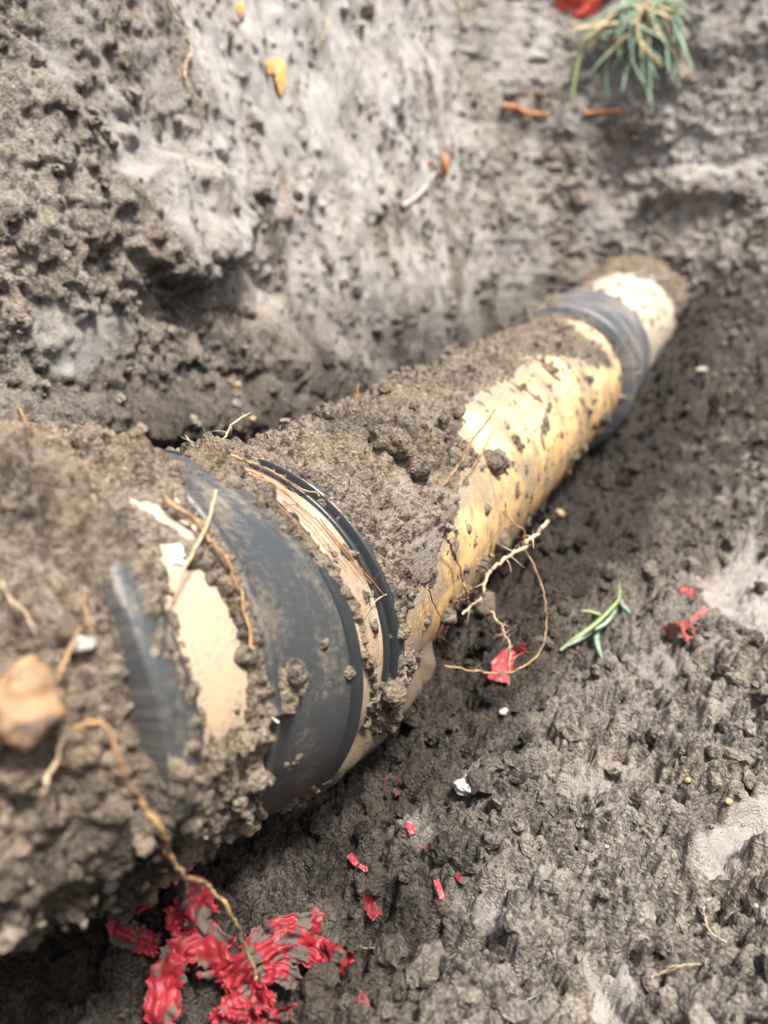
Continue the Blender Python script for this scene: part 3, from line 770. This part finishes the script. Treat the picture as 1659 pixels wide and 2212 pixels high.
def tube(pts, rad, ns=7):
    """tube through points, list of radii; returns V,F"""
    P = np.asarray(pts); n = len(P)
    t = np.gradient(P, axis=0); t /= np.linalg.norm(t, axis=1, keepdims=True) + 1e-12
    ref = np.array([0.3, 0.2, 0.93])
    u = np.cross(t, ref); u /= np.linalg.norm(u, axis=1, keepdims=True) + 1e-12
    v = np.cross(t, u)
    a = np.linspace(0, 2 * PI, ns, endpoint=False)
    V = P[:, None] + np.asarray(rad)[:, None, None] * (np.cos(a)[None, :, None] * u[:, None] + np.sin(a)[None, :, None] * v[:, None])
    F = grid_faces(n, ns, closed=True)
    V = np.concatenate([V.reshape(-1, 3), P[:1], P[-1:]])
    e0, e1 = n * ns, n * ns + 1
    caps = [[e0, (j + 1) % ns, j, j] for j in range(ns)] + [[e1, (n - 1) * ns + j, (n - 1) * ns + (j + 1) % ns, (n - 1) * ns + (j + 1) % ns] for j in range(ns)]
    T = np.concatenate([F[:, [0, 1, 2]], F[:, [0, 2, 3]], np.array(caps)[:, :3]])
    return V, T

def spline(P, n):
    P = np.asarray(P, float)
    s = np.concatenate([[0], np.cumsum(np.linalg.norm(np.diff(P, axis=0), axis=1))])
    q = np.linspace(0, s[-1], n)
    k = np.clip(np.searchsorted(s, q) - 1, 0, len(P) - 2)
    out = []
    for qi, i in zip(q, k):
        f = (qi - s[i]) / (s[i + 1] - s[i] + 1e-12)
        p0, p1, p2, p3 = P[max(i - 1, 0)], P[i], P[i + 1], P[min(i + 2, len(P) - 1)]
        out.append(0.5 * ((2 * p1) + (p2 - p0) * f + (2 * p0 - 5 * p1 + 4 * p2 - p3) * f * f + (3 * p1 - p0 - 3 * p2 + p3) * f ** 3))
    return np.array(out)

def px_path(path, depths=None, lift=0.002):
    """depths None: lie on the surface below each pixel; else (first, last) surfaces only and even depth between"""
    if depths is None:
        return np.array([hit(q, 6, lift) for q in path])
    if depths == 'ends':
        a = hit(path[0], 6, lift); b = hit(path[-1], 6, lift)
        d0, d1 = (a - CAM) @ FW, (b - CAM) @ FW
    else: d0, d1 = depths
    out = []
    for i, q in enumerate(path):
        d = d0 + (d1 - d0) * i / (len(path) - 1); r = ray(q)
        if depths == 'ends': d = min(d, (hit(q, 16, lift) - CAM) @ FW)
        out.append(CAM + r * d / (r @ FW))
    return np.array(out)

def root(path, w0, w1, mat, label, mode=None, hairs=0, seed=0, group='roots', lift=0.002, wob=0.6, name='root', cat='root'):
    r_ = np.random.default_rng(seed + 900)
    w0, w1 = w0 * 0.78, w1 * 0.72; hairs = hairs * 2 + 2
    P = px_path(path, mode, lift)
    L = np.linalg.norm(np.diff(P, axis=0), axis=1).sum()
    n = max(14, int(L / 0.0016))
    S_ = spline(P, n)
    d = ((S_ - CAM) @ FW).mean(); k = d / PF
    ph = r_.random(3) * 50; s = np.linspace(0, L, n)
    for ax in range(3):
        S_[:, ax] += wob * w0 * k * (perlin(s / 0.006 + ph[ax], s * 0, 40 + ax) + 0.8 * perlin(s / 0.0022 + ph[ax], s * 0, 43 + ax)) 
    f = np.linspace(0, 1, n)
    rad = (w0 + (w1 - w0) * f) * k / 2 * (1 + 0.22 * perlin(s / 0.0025 + ph[0], s * 0, 47))
    Vs, Fs = tube(S_, rad); VV, FF, off = [Vs], [Fs], len(Vs)
    for h in range(hairs):
        i = int(r_.integers(int(n * 0.1), n - 2))
        di = r_.normal(size=3); di /= np.linalg.norm(di)
        ln = (6 + 26 * r_.random()) * k
        m = 8; tt = np.linspace(0, 1, m)[:, None]
        q = S_[i] + di * ln * tt + r_.normal(size=3) * ln * 0.35 * tt ** 2
        V2, F2 = tube(q, np.linspace(rad[i] * 0.40, rad[i] * 0.10, m), 5)
        VV.append(V2); FF.append(F2 + off); off += len(V2)
    o = mesh_obj(name, np.concatenate(VV), np.concatenate(FF), mat)
    return tag(o, label, cat, group)

root([(160, 1575), (215, 1558), (245, 1600), (262, 1660), (310, 1740), (350, 1795), (368, 1850), (400, 1895), (435, 1905), (480, 1945), (512, 2000), (530, 2050), (555, 2110)], 13, 14, M_ROOT,
     'long brown root hanging from the pipe down to the red tape', 'ends', 4, 1, lift=0.016)
root([(350, 1072), (395, 1105), (440, 1150), (478, 1195), (508, 1250), (528, 1320), (548, 1400)], 17, 9, M_ROOT, 'thick orange tan root lying along the edge of the black sleeve', None, 9, 2, lift=0.003)
root([(466, 1060), (455, 1110), (440, 1150), (405, 1215), (368, 1280)], 9, 11, M_ROOTP, 'straight pale twig crossing the orange root on the sleeve', 'ends', 2, 3, lift=0.007, wob=0.25)
root([(542, 893), (520, 903), (500, 920), (482, 948), (440, 962), (415, 958), (398, 940)], 7, 6, M_ROOTP, 'curly pale root standing up above the sleeve top', (0.372, 0.366), 8, 4)
root([(775, 828), (769, 860), (768, 895)], 5, 7, M_ROOTD, 'short thin root poking straight up from the pipe top', (0.47, 0.47), 1, 5)
root([(1070, 884), (1045, 920), (1020, 950), (1003, 985), (990, 1005), (968, 1035), (945, 1066)], 5, 10, M_ROOT, 'arched brown root leaning over the cream pipe', (0.44, 0.43), 6, 6)
root([(1066, 930), (1045, 970), (1020, 1010), (1005, 1030)], 4, 5, M_ROOT, 'thin root parallel to the arched brown root', 'ends', 3, 7)
root([(1186, 1122), (1165, 1148), (1145, 1165), (1120, 1190), (1075, 1218), (1050, 1250), (1040, 1290), (1000, 1325)], 13, 8, M_ROOTP, 'thick pale broken root tip sticking out right of the pipe', (0.47, 0.45), 16, 8)
root([(1128, 1180), (1150, 1215), (1170, 1265), (1180, 1320), (1178, 1370), (1165, 1410), (1130, 1440), (1090, 1455), (1030, 1450), (960, 1438)], 5, 7, M_ROOT, 'long looping thin root beside the red scrap on the floor', (0.48, 0.46), 14, 9)
root([(1062, 1322), (1085, 1360), (1100, 1395), (1101, 1440), (1100, 1482)], 8, 4, M_ROOTP, 'pale root dangling in front of the red scrap', (0.46, 0.47), 14, 10)
root([(968, 1165), (985, 1205), (1000, 1250), (1008, 1290), (1016, 1322)], 7, 4, M_ROOT, 'brown root hanging down the pipe flank', 'ends', 4, 11, lift=0.004)
root([(925, 1270), (940, 1310), (958, 1350), (950, 1385)], 5, 3, M_ROOT, 'fine root trailing under the mud edge near the sealing ring', 'ends', 3, 12, lift=0.004)
root([(1085, 1105), (1110, 1130), (1132, 1148), (1130, 1185)], 5, 4, M_ROOTD, 'small dark root above the pale broken root tip', (0.475, 0.48), 3, 13)
root([(835, 1283), (815, 1295), (800, 1312), (789, 1332)], 4, 3, M_ROOTP, 'tiny white curled rootlet on the banded strip', None, 0, 14, lift=0.003)
root([(500, 985), (540, 998), (590, 1020), (640, 1050), (690, 1070)], 8, 5, M_ROOT, 'brown root tucked along the top of the sealing ring', None, 5, 15, lift=0.003)
for i, (pth, w) in enumerate([([(520, 1012), (570, 1032), (625, 1068)], 4), ([(530, 1022), (585, 1045), (640, 1085)], 4), ([(560, 1030), (600, 1050), (655, 1100)], 3),
                              ([(610, 1080), (660, 1120), (710, 1180), (750, 1230)], 5), ([(640, 1085), (700, 1140), (750, 1200), (800, 1260)], 5),
                              ([(690, 1120), (735, 1175), (790, 1240), (830, 1285)], 5), ([(600, 1090), (650, 1140), (690, 1200)], 4)]):
    root(pth, w, w * 0.6, M_ROOTD if i > 3 else M_ROOT, ['hair thin tan fibre at the very top of the pale strip', 'second tan fibre from the top of the pale strip', 'short fine tan fibre on the upper pale strip', 'reddish fibre beside the sleeve edge halfway down', 'long dark fibre running down the middle of the pale strip', 'dark fibre pressed against the black sealing ring', 'faint dark fibre lying on the sleeve edge'][i], None, 2, 20 + i, 'root fibres on the pale strip', 0.0025, name='root_fibre', cat='root')
root([(176, 1282), (185, 1320), (200, 1360), (222, 1385)], 8, 7, M_ROOT, 'short brown root in the near mud above the tan stone', 'ends', 1, 30, lift=0.006)
root([(172, 1350), (155, 1395), (135, 1440), (128, 1465)], 10, 13, M_ROOT, 'stubby orange root slanting through the near mud', 'ends', 1, 31, lift=0.006)
root([(135, 1590), (118, 1650), (100, 1690), (92, 1730)], 14, 18, M_ROOTP, 'blurred pale root stub below the tan stone', 'ends', 2, 32, lift=0.006)
root([(0, 1255), (20, 1290), (60, 1330), (75, 1370)], 9, 6, M_ROOTP, 'pale rootlet in the near mud at the left edge', 'ends', 1, 33, lift=0.004)
root([(1408, 2112), (1445, 2092), (1470, 2086), (1512, 2082)], 6, 5, M_ROOTP, 'pale wavy rootlet lying on the floor at the lower right', None, 1, 34, lift=0.004)
root([(1530, 1942), (1520, 1965), (1528, 2000), (1545, 2022), (1570, 2035)], 6, 5, M_ROOTP, 'curved white rootlet on the floor below the smooth clay patch', None, 1, 35, lift=0.004)
root([(772, 2046), (800, 2048), (832, 2050)], 5, 3, M_ROOTP, 'short straight straw on the floor right of the red tape', None, 0, 36, lift=0.003)
root([(1095, 2212), (1120, 2175), (1150, 2155), (1172, 2140)], 5, 3, M_GRASS, 'single dark green blade lying on the near floor', None, 0, 37, lift=0.003, name='grass_leaf', cat='grass', group=None)
root([(362, -10), (385, 30), (408, 70), (412, 110), (400, 150), (408, 190), (430, 222)], 8, 6, M_ROOTP, 'long pale root running down the wall at the upper left', None, 4, 38, lift=0.005)
root([(985, -10), (998, 20), (1002, 55)], 6, 5, M_ROOTP, 'short pale root on the wall near the top edge', None, 1, 39, lift=0.005)
root([(690, 100), (705, 60), (715, 20)], 5, 5, M_ROOTP, 'faint root on the smooth grey wall patch', None, 1, 40, lift=0.004)
root([(40, 880), (55, 910), (72, 945)], 6, 5, M_ROOT, 'thin root at the foot of the wall by the left edge', None, 0, 41, lift=0.006)
root([(870, 445), (905, 420), (940, 375)], 13, 13, M_CHALKD, 'pale grey stick pressed into the wall below the orange bit', None, 0, 42, lift=0.003, name='stick', cat='stick', group=None, wob=0.1)

# stones, chalk, pebbles, clods
solid_blob('stone', (25, 1535), 170, M_STONE, 'blurred tan stone lodged in the mud at the left edge', 'stone', 41, (1, 1, 0.9), 0.32, 4, 0.3, lumps=9)
def flake(name, poly, mat, label, cat, lift=0.002, thick=0.0015, seed=0):
    P = np.array([hit(q, 5, lift) for q in poly]); cen = P.mean(0); n = len(P)
    back = cen + np.array([0, 0, 0]); d = np.array([ray(q) for q in poly])
    r_ = np.random.default_rng(seed)
    rings = []
    for s, o in ((1.0, 0.0), (0.93, -1.0), (0.6, -1.25), (0.25, -1.1)):
        rings.append(cen + (P - cen) * s * (1 + 0.10 * r_.normal(size=(n, 1)) * (s < 1)) + d * thick * o * (1 + 0.4 * r_.normal(size=(n, 1))))
    V = np.concatenate([P + d * thick] + rings + [cen[None] - ray(np.mean(poly, 0)) * thick * 1.1])
    F = grid_faces(5, n, closed=True)
    T = np.concatenate([F[:, [0, 1, 2]], F[:, [0, 2, 3]], np.array([[4 * n + j, 4 * n + (j + 1) % n, 5 * n] for j in range(n)])])
    o = mesh_obj(name, V, T, mat, None, None, False)
    return tag(o, label, cat)
solid_blob('chalk_flake', (374, 1212), 56, M_CHALK, 'bright white chalky flake on the collar beside the pale twig', 'chalk', 47, (0.8, 0.75, 1.2), 0.0, 4, 0.4, lumps=16)
solid_blob('chalk_lump', (180, 1392), 46, M_CHALKD, 'blurred white lump in the near mud left of the flange', 'chalk', 44, (1, 1, 0.8), 0.1)
solid_blob('chalk_lump', (1012, 1694), 42, M_CHALKL, 'white crumbly lump on the floor right of the pipe', 'chalk', 45, (1.2, 0.9, 0.8), 0.3, 4, 0.5, lumps=20)
flake('chalk_flake', [(585, 1548), (610, 1540), (640, 1538), (655, 1548), (630, 1556), (600, 1562)], M_CHALK, 'small white flake under the sleeve mud', 'chalk', 0.005, 0.0015, 2)
for i, (q, s, m, lb) in enumerate([((1086, 1538), 24, M_PEB, 'white oval pebble below the looping root'), ((1254, 1428), 14, M_PEB, 'tiny white pebble below the grass sprig'),
                                   ((1720 / 1.157, 1950 / 1.157), 22, M_YPEB, 'yellow pebble in the middle of the right floor'), ((1820 / 1.157, 2005 / 1.157), 24, M_YPEB, 'ochre pebble near the right edge of the floor'),
                                   ((1838 / 1.157, 2073 / 1.157), 12, M_PEB, 'tiny white pebble above the smooth clay patch'), ((1110 / 1.157, 2435 / 1.157), 14, M_PEB, 'small white pebble under the red fleck near the lower edge'),
                                   ((650, 452), 18, M_STONE, 'small tan pebble in the wall'), ((505, 832), 26, M_YPEB, 'yellow pebble low on the wall'), ((545, 905), 26, M_YPEB, 'ochre pebble at the foot of the wall'),
                                   ((1170, 205), 22, M_STONE, 'brown pebble in the wall near the corner'), ((380, 1930 / 1.157 + 240), 12, M_YPEB, 'yellow grain beside the hanging root'), ((1210, 1110), 26, M_YPEB, 'blurred yellow pebble on the floor beside the pipe'),
                                   ((1512, 800), 22, M_PEB, 'white glint pebble on the dark far floor')]):
    solid_blob('pebble', q, s, m, lb, 'pebble', 60 + i, (1, 0.85, 0.75), -0.05, 2, 0.15, 'pebbles', 3)
for i, (q, s, lb) in enumerate([((700, 898), 46, 'round soil clod sitting on the top edge of the pipe'), ((835, 842), 46, 'soil clod on the pipe top above the dark mud heap'),
                                ((697, 1392), 34, 'small clod stuck high on the black sleeve'), ((748, 1450), 34, 'tall narrow clod stuck on the sleeve near its right edge'),
                                ((722, 1500), 28, 'small clod low on the sleeve'), ((640, 1455), 62, 'large knobbly clod on the lower left of the sleeve'),
                                ((1065, 1000), 60, 'flat clod on the cream pipe right of the arched root'), ((845, 955), 90, 'large dark clod in the middle of the pipe top'),
                                ((1275, 820), 22, 'little clod on the cream pipe near the far coupling'), ((900, 1015), 60, 'dark clod beside the foot of the arched root'),
                                ((850, 1500), 60, 'crumbly clod hanging under the sealing ring'), ((1035, 1300), 70, 'root bound clod beside the pipe flank'),
                                ((1302, 905), 40, 'small clod under the cream pipe just before the far coupling'), ((1240, 985), 26, 'tiny clod on the lower edge of the cream pipe, second from the far coupling'),
                                ((1080, 1170), 46, 'clod on the lower edge of the cream pipe behind the pale broken root'), ((965, 1330), 44, 'clod under the cream pipe beside the fine trailing root')]):
    V, F = blob(4 if i < 12 else 3, 130 + i, 60 if i < 12 else 30, 0.26)
    p = hit(q); r = s * ((p - CAM) @ FW) / PF / 2
    o = mesh_obj('soil_clod', V * r * 0.8, F, M_CRUST, None, {'tone': np.clip(0.5 + 0.5 * fbm(V[:, 0], V[:, 1] + V[:, 2], 0.5, 2, 3), 0, 1), 'clay': np.zeros(len(V)), 'wet_shade': np.full(len(V), 0.25)})
    o.location = p; o.rotation_euler = (i, 2 * i, 3 * i)
    tag(o, lb, 'soil clod', 'clods on the pipe')

# orange wood, ochre streak
def sliver(path, w, mat, label, name, cat, lift=0.004, mode=None):
    return root(path, w, w * 0.6, mat, label, mode, 0, 70, None, lift, 0.15, name, cat)
sliver([(1085, 228), (1115, 232), (1135, 243), (1160, 246), (1186, 246)], 15, M_CHIP, 'orange wood sliver on the end wall left of the grass stem', 'wood_sliver', 'wood')
sliver([(1262, 245), (1300, 242), (1338, 238)], 14, M_CHIP, 'straight orange wood sliver on the end wall right of the grass stem', 'wood_sliver', 'wood')
solid_blob('wood_chip', (957, 362), 36, M_CHIP, 'small orange chip in the wall above the pale stick', 'wood', 81, (0.6, 0.6, 1.2), 0.15, 2)
solid_blob('wood_chip', (930, 350), 18, M_CHIP, 'tiny orange speck left of the orange chip', 'wood', 82, (1, 0.6, 0.8), 0.15, 2)
flake('ochre_streak', [(575, 130), (600, 122), (616, 140), (618, 185), (606, 210), (598, 180), (592, 160), (578, 158)], M_OCHRE, 'ochre yellow clay streak on the smooth wall', 'clay', 0.0025, 0.0008, 5)
solid_blob('ochre_spot', (518, 25), 30, M_OCHRE, 'small ochre spot on the wall above the yellow streak', 'clay', 84, (0.6, 0.7, 1.3), 0.1, 2)

# ------------------------------------------------------------------ red plastic tape
def strip(path, wpx, heights, seed, lift=0.004, crump=1.0, nn=60, mm=22, normal=None, only=0, foot=None):
    r_ = np.random.default_rng(seed)
    P = np.array([hit(q, 6, lift, only) + np.array([0, 0, h]) for q, h in zip(path, heights)])
    if foot is not None:          # a hoop standing up from the floor at its foot
        dF = (hit(foot, 6, lift, only) - CAM) @ FW
        P = np.array([CAM + ray(q) * (dF - h) / (ray(q) @ FW) for q, h in zip(path, heights)])
    S_ = spline(P, nn); d = ((S_ - CAM) @ FW)
    t = np.gradient(S_, axis=0); t /= np.linalg.norm(t, axis=1, keepdims=True)
    nrm = np.array(normal if normal is not None else (CAM - S_.mean(0)), float); nrm /= np.linalg.norm(nrm)
    sd_ = np.cross(t, nrm); sd_ /= np.linalg.norm(sd_, axis=1, keepdims=True)
    nv = np.cross(sd_, t)
    w = np.linspace(-0.5, 0.5, mm)
    W_ = wpx * d / PF
    L = np.linspace(0, 1, nn)
    edge = 1 + 0.30 * perlin(L * 7 + seed, L * 0, 60)[:, None] + 0.16 * perlin(L * 23 + seed, L * 0, 61)[:, None] * np.sign(w)[None, :] + 0.08 * r_.normal(size=(nn, 1))
    a, b = np.meshgrid(L * np.linalg.norm(np.diff(S_, axis=0), axis=1).sum(), w * W_.mean(), indexing='ij')
    cr = crump * W_.mean() * (0.20 * fbm(a * 0.6 + seed, b, W_.mean() * 0.5, 3, 62) + 0.40 * np.abs(perlin(a * 0.45 / (W_.mean() * 0.6), b * 0.9 / (W_.mean() * 0.6) + seed, 66)) + 0.26 * np.abs(perlin((a + b) / (W_.mean() * 0.7), (b - a) / (W_.mean() * 0.7) + seed, 68)))
    V = S_[:, None] + sd_[:, None] * (w[None, :] * W_[:, None] * edge)[..., None] + nv[:, None] * cr[..., None]
    V[0] += t[0] * (W_[0] * 0.07 * r_.normal(size=mm))[:, None]; V[-1] += t[-1] * (W_[-1] * 0.10 * r_.normal(size=mm))[:, None]
    n0 = nn * mm
    V2 = V - nv[:, None] * 0.0004
    F = grid_faces(nn, mm)
    bd = [(i * mm, (i + 1) * mm) for i in range(nn - 1)] + [((i + 1) * mm + mm - 1, i * mm + mm - 1) for i in range(nn - 1)] + [(j + 1, j) for j in range(mm - 1)] + [((nn - 1) * mm + j, (nn - 1) * mm + j + 1) for j in range(mm - 1)]
    FB = np.array([[a_, b_, b_ + n0, a_ + n0] for a_, b_ in bd])[:, ::-1]
    return np.concatenate([V.reshape(-1, 3), V2.reshape(-1, 3)]), np.concatenate([F, F[:, ::-1] + n0, FB])

def tape(name, strips, mat, label, group='red tape scraps', foot=None):
    e = empty(name, tuple(hit(foot or strips[0][0][0], only=0)))
    tag(e, label, 'tape', group)
    for i, (path, w, hs, cr) in enumerate(strips):
        V, F = strip(path, w * 1.15, hs, 7 * i + len(label), crump=cr, foot=foot)
        o = mesh_obj('torn_strip', V - np.array(e.location), F, mat, e)
    return e
tape('warning_tape', [([(345, 1925), (300, 1945), (262, 1975), (262, 2005), (300, 2030), (340, 2040)], 44, [.012, .010, .008, .006, .004, .002], 1.2),
                      ([(380, 1925), (412, 1925), (432, 1965), (436, 2020), (428, 2080)], 62, [.010, .014, .012, .006, 0], 0.9),
                      ([(375, 1950), (385, 2000), (405, 2050), (420, 2085)], 34, [.012, .010, .006, .002], 1.2)],
     M_TAPE, 'crumpled muddy red plastic tape hooped up under the hanging root', foot=(425, 2085))
tape('warning_tape', [([(350, 2235), (362, 2160), (392, 2110), (440, 2090), (492, 2100)], 62, [.004, .008, .012, .012, .008], 1.0),
                      ([(520, 2095), (560, 2062), (610, 2040), (650, 2030), (684, 2010)], 40, [.004, .008, .010, .008, .006], 1.3),
                      ([(480, 2150), (545, 2110), (600, 2085), (640, 2068), (700, 2080), (760, 2104)], 40, [.006, .010, .012, .010, .006, .004], 1.3),
                      ([(560, 2110), (620, 2090), (680, 2100), (740, 2118)], 30, [.004, .008, .006, .002], 1.3),
                      ([(430, 2120), (490, 2135), (540, 2170), (590, 2200)], 50, [.010, .012, .008, .004], 1.3),
                      ([(520, 2170), (570, 2150), (615, 2135), (650, 2150)], 36, [.008, .010, .008, .004], 1.3),
                      ([(480, 2190), (530, 2210), (580, 2225), (640, 2195)], 36, [.006, .006, .004, .002], 1.3),
                      ([(470, 2200), (500, 2230), (540, 2260)], 44, [.006, .004, .002], 1.2)],
     M_TAPE, 'large shredded red plastic tape bunched on the floor at the bottom')
def scrap(path, w, mat, label, seed, h=0.0008):
    V, F = strip(path, w, [h] * len(path), seed, crump=0.5, nn=14, mm=8, lift=0.001, only=1 if path[0][1] < 100 else 0)
    return tag(mesh_obj('tape_scrap', V, F, mat, None, None, False), label, 'tape', 'red tape scraps')
scrap([(785, 1935), (798, 1958), (815, 1985)], 26, M_TAPEC, 'flat pink rectangle of tape on the floor right of the big bunch', 1)
scrap([(1075, 1475), (1085, 1440), (1115, 1415), (1140, 1410)], 42, M_TAPEC, 'bright red tape scrap behind the dangling root', 2)
scrap([(1440, 1370), (1470, 1360), (1495, 1375)], 34, M_TAPEP, 'larger orange red scrap on the right floor', 3)
scrap([(1470, 1275), (1490, 1282), (1505, 1290)], 18, M_TAPEP, 'small faded pink scrap above the orange red one', 4)
scrap([(1490, 1345), (1510, 1330), (1525, 1315)], 12, M_TAPEP, 'thin faded pink shred between the two right scraps', 14)
scrap([(835, 1680), (855, 1700), (865, 1720)], 22, M_TAPE, 'dark red scrap half buried under the clay smear', 5)
scrap([(878, 1795), (885, 1785), (892, 1805)], 16, M_TAPEC, 'small pink fleck below the clay smear', 6)
scrap([(755, 1850), (765, 1862), (772, 1870)], 14, M_TAPEC, 'tiny red fleck above the pink rectangle', 7)
scrap([(775, 1872), (790, 1880), (800, 1878)], 10, M_TAPEC, 'tiny red sliver beside the grey clay', 8)
scrap([(942, 1905), (950, 1925), (955, 1945)], 12, M_TAPEC, 'narrow pink sliver on the middle of the floor', 9)
scrap([(985, 1890), (1000, 1905), (1010, 1895)], 14, M_TAPE, 'dim red fleck right of the narrow pink sliver', 10)
scrap([(918, 1830), (930, 1845)], 12, M_TAPEC, 'pink speck below the small pink fleck', 11)
scrap([(1038, 1918), (1046, 1926)], 10, M_TAPEC, 'lone pink dot on the right of the flecks', 12)
scrap([(775, 2155), (785, 2165), (788, 2180)], 20, M_TAPEP, 'dull red fleck near the lower edge', 13)
scrap([(1195, -25), (1225, 10), (1255, 20), (1285, -15)], 60, M_CHIPR, 'red tape scrap high on the end wall by the grass', 15, 0.004)

# ------------------------------------------------------------------ grass
def blade(P, w, n=12):
    S_ = spline(P, n); t = np.gradient(S_, axis=0); t /= np.linalg.norm(t, axis=1, keepdims=True)
    nrm = CAM - S_.mean(0); nrm /= np.linalg.norm(nrm); nrm = nrm + np.array([0.3, -0.1, 0.4]) * (w * 137 % 1 - 0.3)
    s = np.cross(t, nrm); s /= np.linalg.norm(s, axis=1, keepdims=True); k = np.cross(s, t)
    f = np.linspace(0, 1, n); ww = w * np.minimum(1, 0.5 + 3 * f) * np.sqrt(np.clip(1 - f ** 3, 0.01, 1))
    V = np.stack([S_ - s * ww[:, None] / 2, S_ + k * ww[:, None] * 0.18, S_ + s * ww[:, None] / 2, S_ - k * ww[:, None] * 0.06], 1)
    return V.reshape(-1, 3), grid_faces(n, 4, closed=True)

def grass_clump(name, center, label, blades, wpx, seed, base_lift=0.01):
    r_ = np.random.default_rng(seed)
    p0 = hit(center, 6, base_lift); e = empty(name, tuple(p0)); tag(e, label, 'grass')
    d = (p0 - CAM) @ FW; k = d / PF
    for i, (path, wf, mat, nm) in enumerate(blades):
        lifts = np.linspace(0.004, 0.022, len(path)) * (0.4 + 1.2 * r_.random())
        P = np.array([hit(q, 8, l) for q, l in zip(path, lifts)])
        dd = (P - CAM) @ FW                       # keep the blade from jumping with the wall relief
        ds = np.linspace(dd[0], dd[-1], len(P)) * 0.7 + dd * 0.3
        P = np.array([CAM + ray(q) * x / (ray(q) @ FW) for q, x in zip(path, ds)])
        V, F = blade(P, wpx * wf * k)
        mesh_obj(nm, V - p0, F, mat, e)
bl = []
rg = np.random.default_rng(3)
for i in range(58):
    a = rg.normal(0.25, 0.75); L = rg.uniform(70, 190)
    sx, sy = 1395 + rg.normal() * 34, 25 + rg.normal() * 28
    ex, ey = sx + math.sin(a) * L * rg.choice([-1, 1], p=[.5, .5]), sy + abs(math.cos(a)) * L
    if ex > 1500: ex = 1500 - rg.random() * 60
    b_ = rg.normal() * 18
    bl.append(([(sx, sy), ((sx + ex) / 2 + b_, (sy + ey) / 2 - 8), (ex, ey)], rg.uniform(0.6, 1.1), M_GRASS if rg.random() < 0.72 else M_DRY, 'blade'))
for i in range(8):
    bl.append(([(1390 + rg.normal() * 20, 10), (1420 + rg.random() * 30, 5), (1470 + rg.random() * 30, 10 + rg.normal() * 20)], 0.8, M_GRASS, 'blade'))
bl.append(([(1345, 15), (1310, 45), (1270, 80), (1255, 110), (1243, 160), (1232, 235)], 1.5, M_GRASSY, 'stem'))
bl.append(([(1270, 88), (1290, 82), (1312, 84)], 1.0, M_GRASS, 'blade'))
bl.append(([(1350, 12), (1315, 40), (1285, 70)], 1.2, M_DRY, 'stem'))
grass_clump('grass_clump', (1380, 40), 'tuft of blue green grass hanging from the top of the end wall', bl, 9, 5, 0.02)
grass_clump('grass_sprig', (1290, 1340), 'small green grass sprig lying on the floor right of the roots',
            [([(1210, 1405), (1250, 1375), (1290, 1345), (1325, 1310), (1338, 1290), (1338, 1255)], 1.0, M_GRASSY, 'stem'),
             ([(1300, 1335), (1288, 1370), (1292, 1400), (1300, 1422)], 1.3, M_GRASS, 'blade'), ([(1338, 1290), (1345, 1308), (1362, 1325)], 1.3, M_GRASS, 'blade'),
             ([(1300, 1338), (1265, 1372), (1225, 1395)], 1.1, M_GRASS, 'blade'), ([(1300, 1330), (1275, 1322), (1255, 1320)], 0.8, M_GRASSY, 'blade'),
             ([(1330, 1318), (1310, 1345), (1285, 1360)], 1.0, M_GRASS, 'blade')], 12, 6, 0.006)
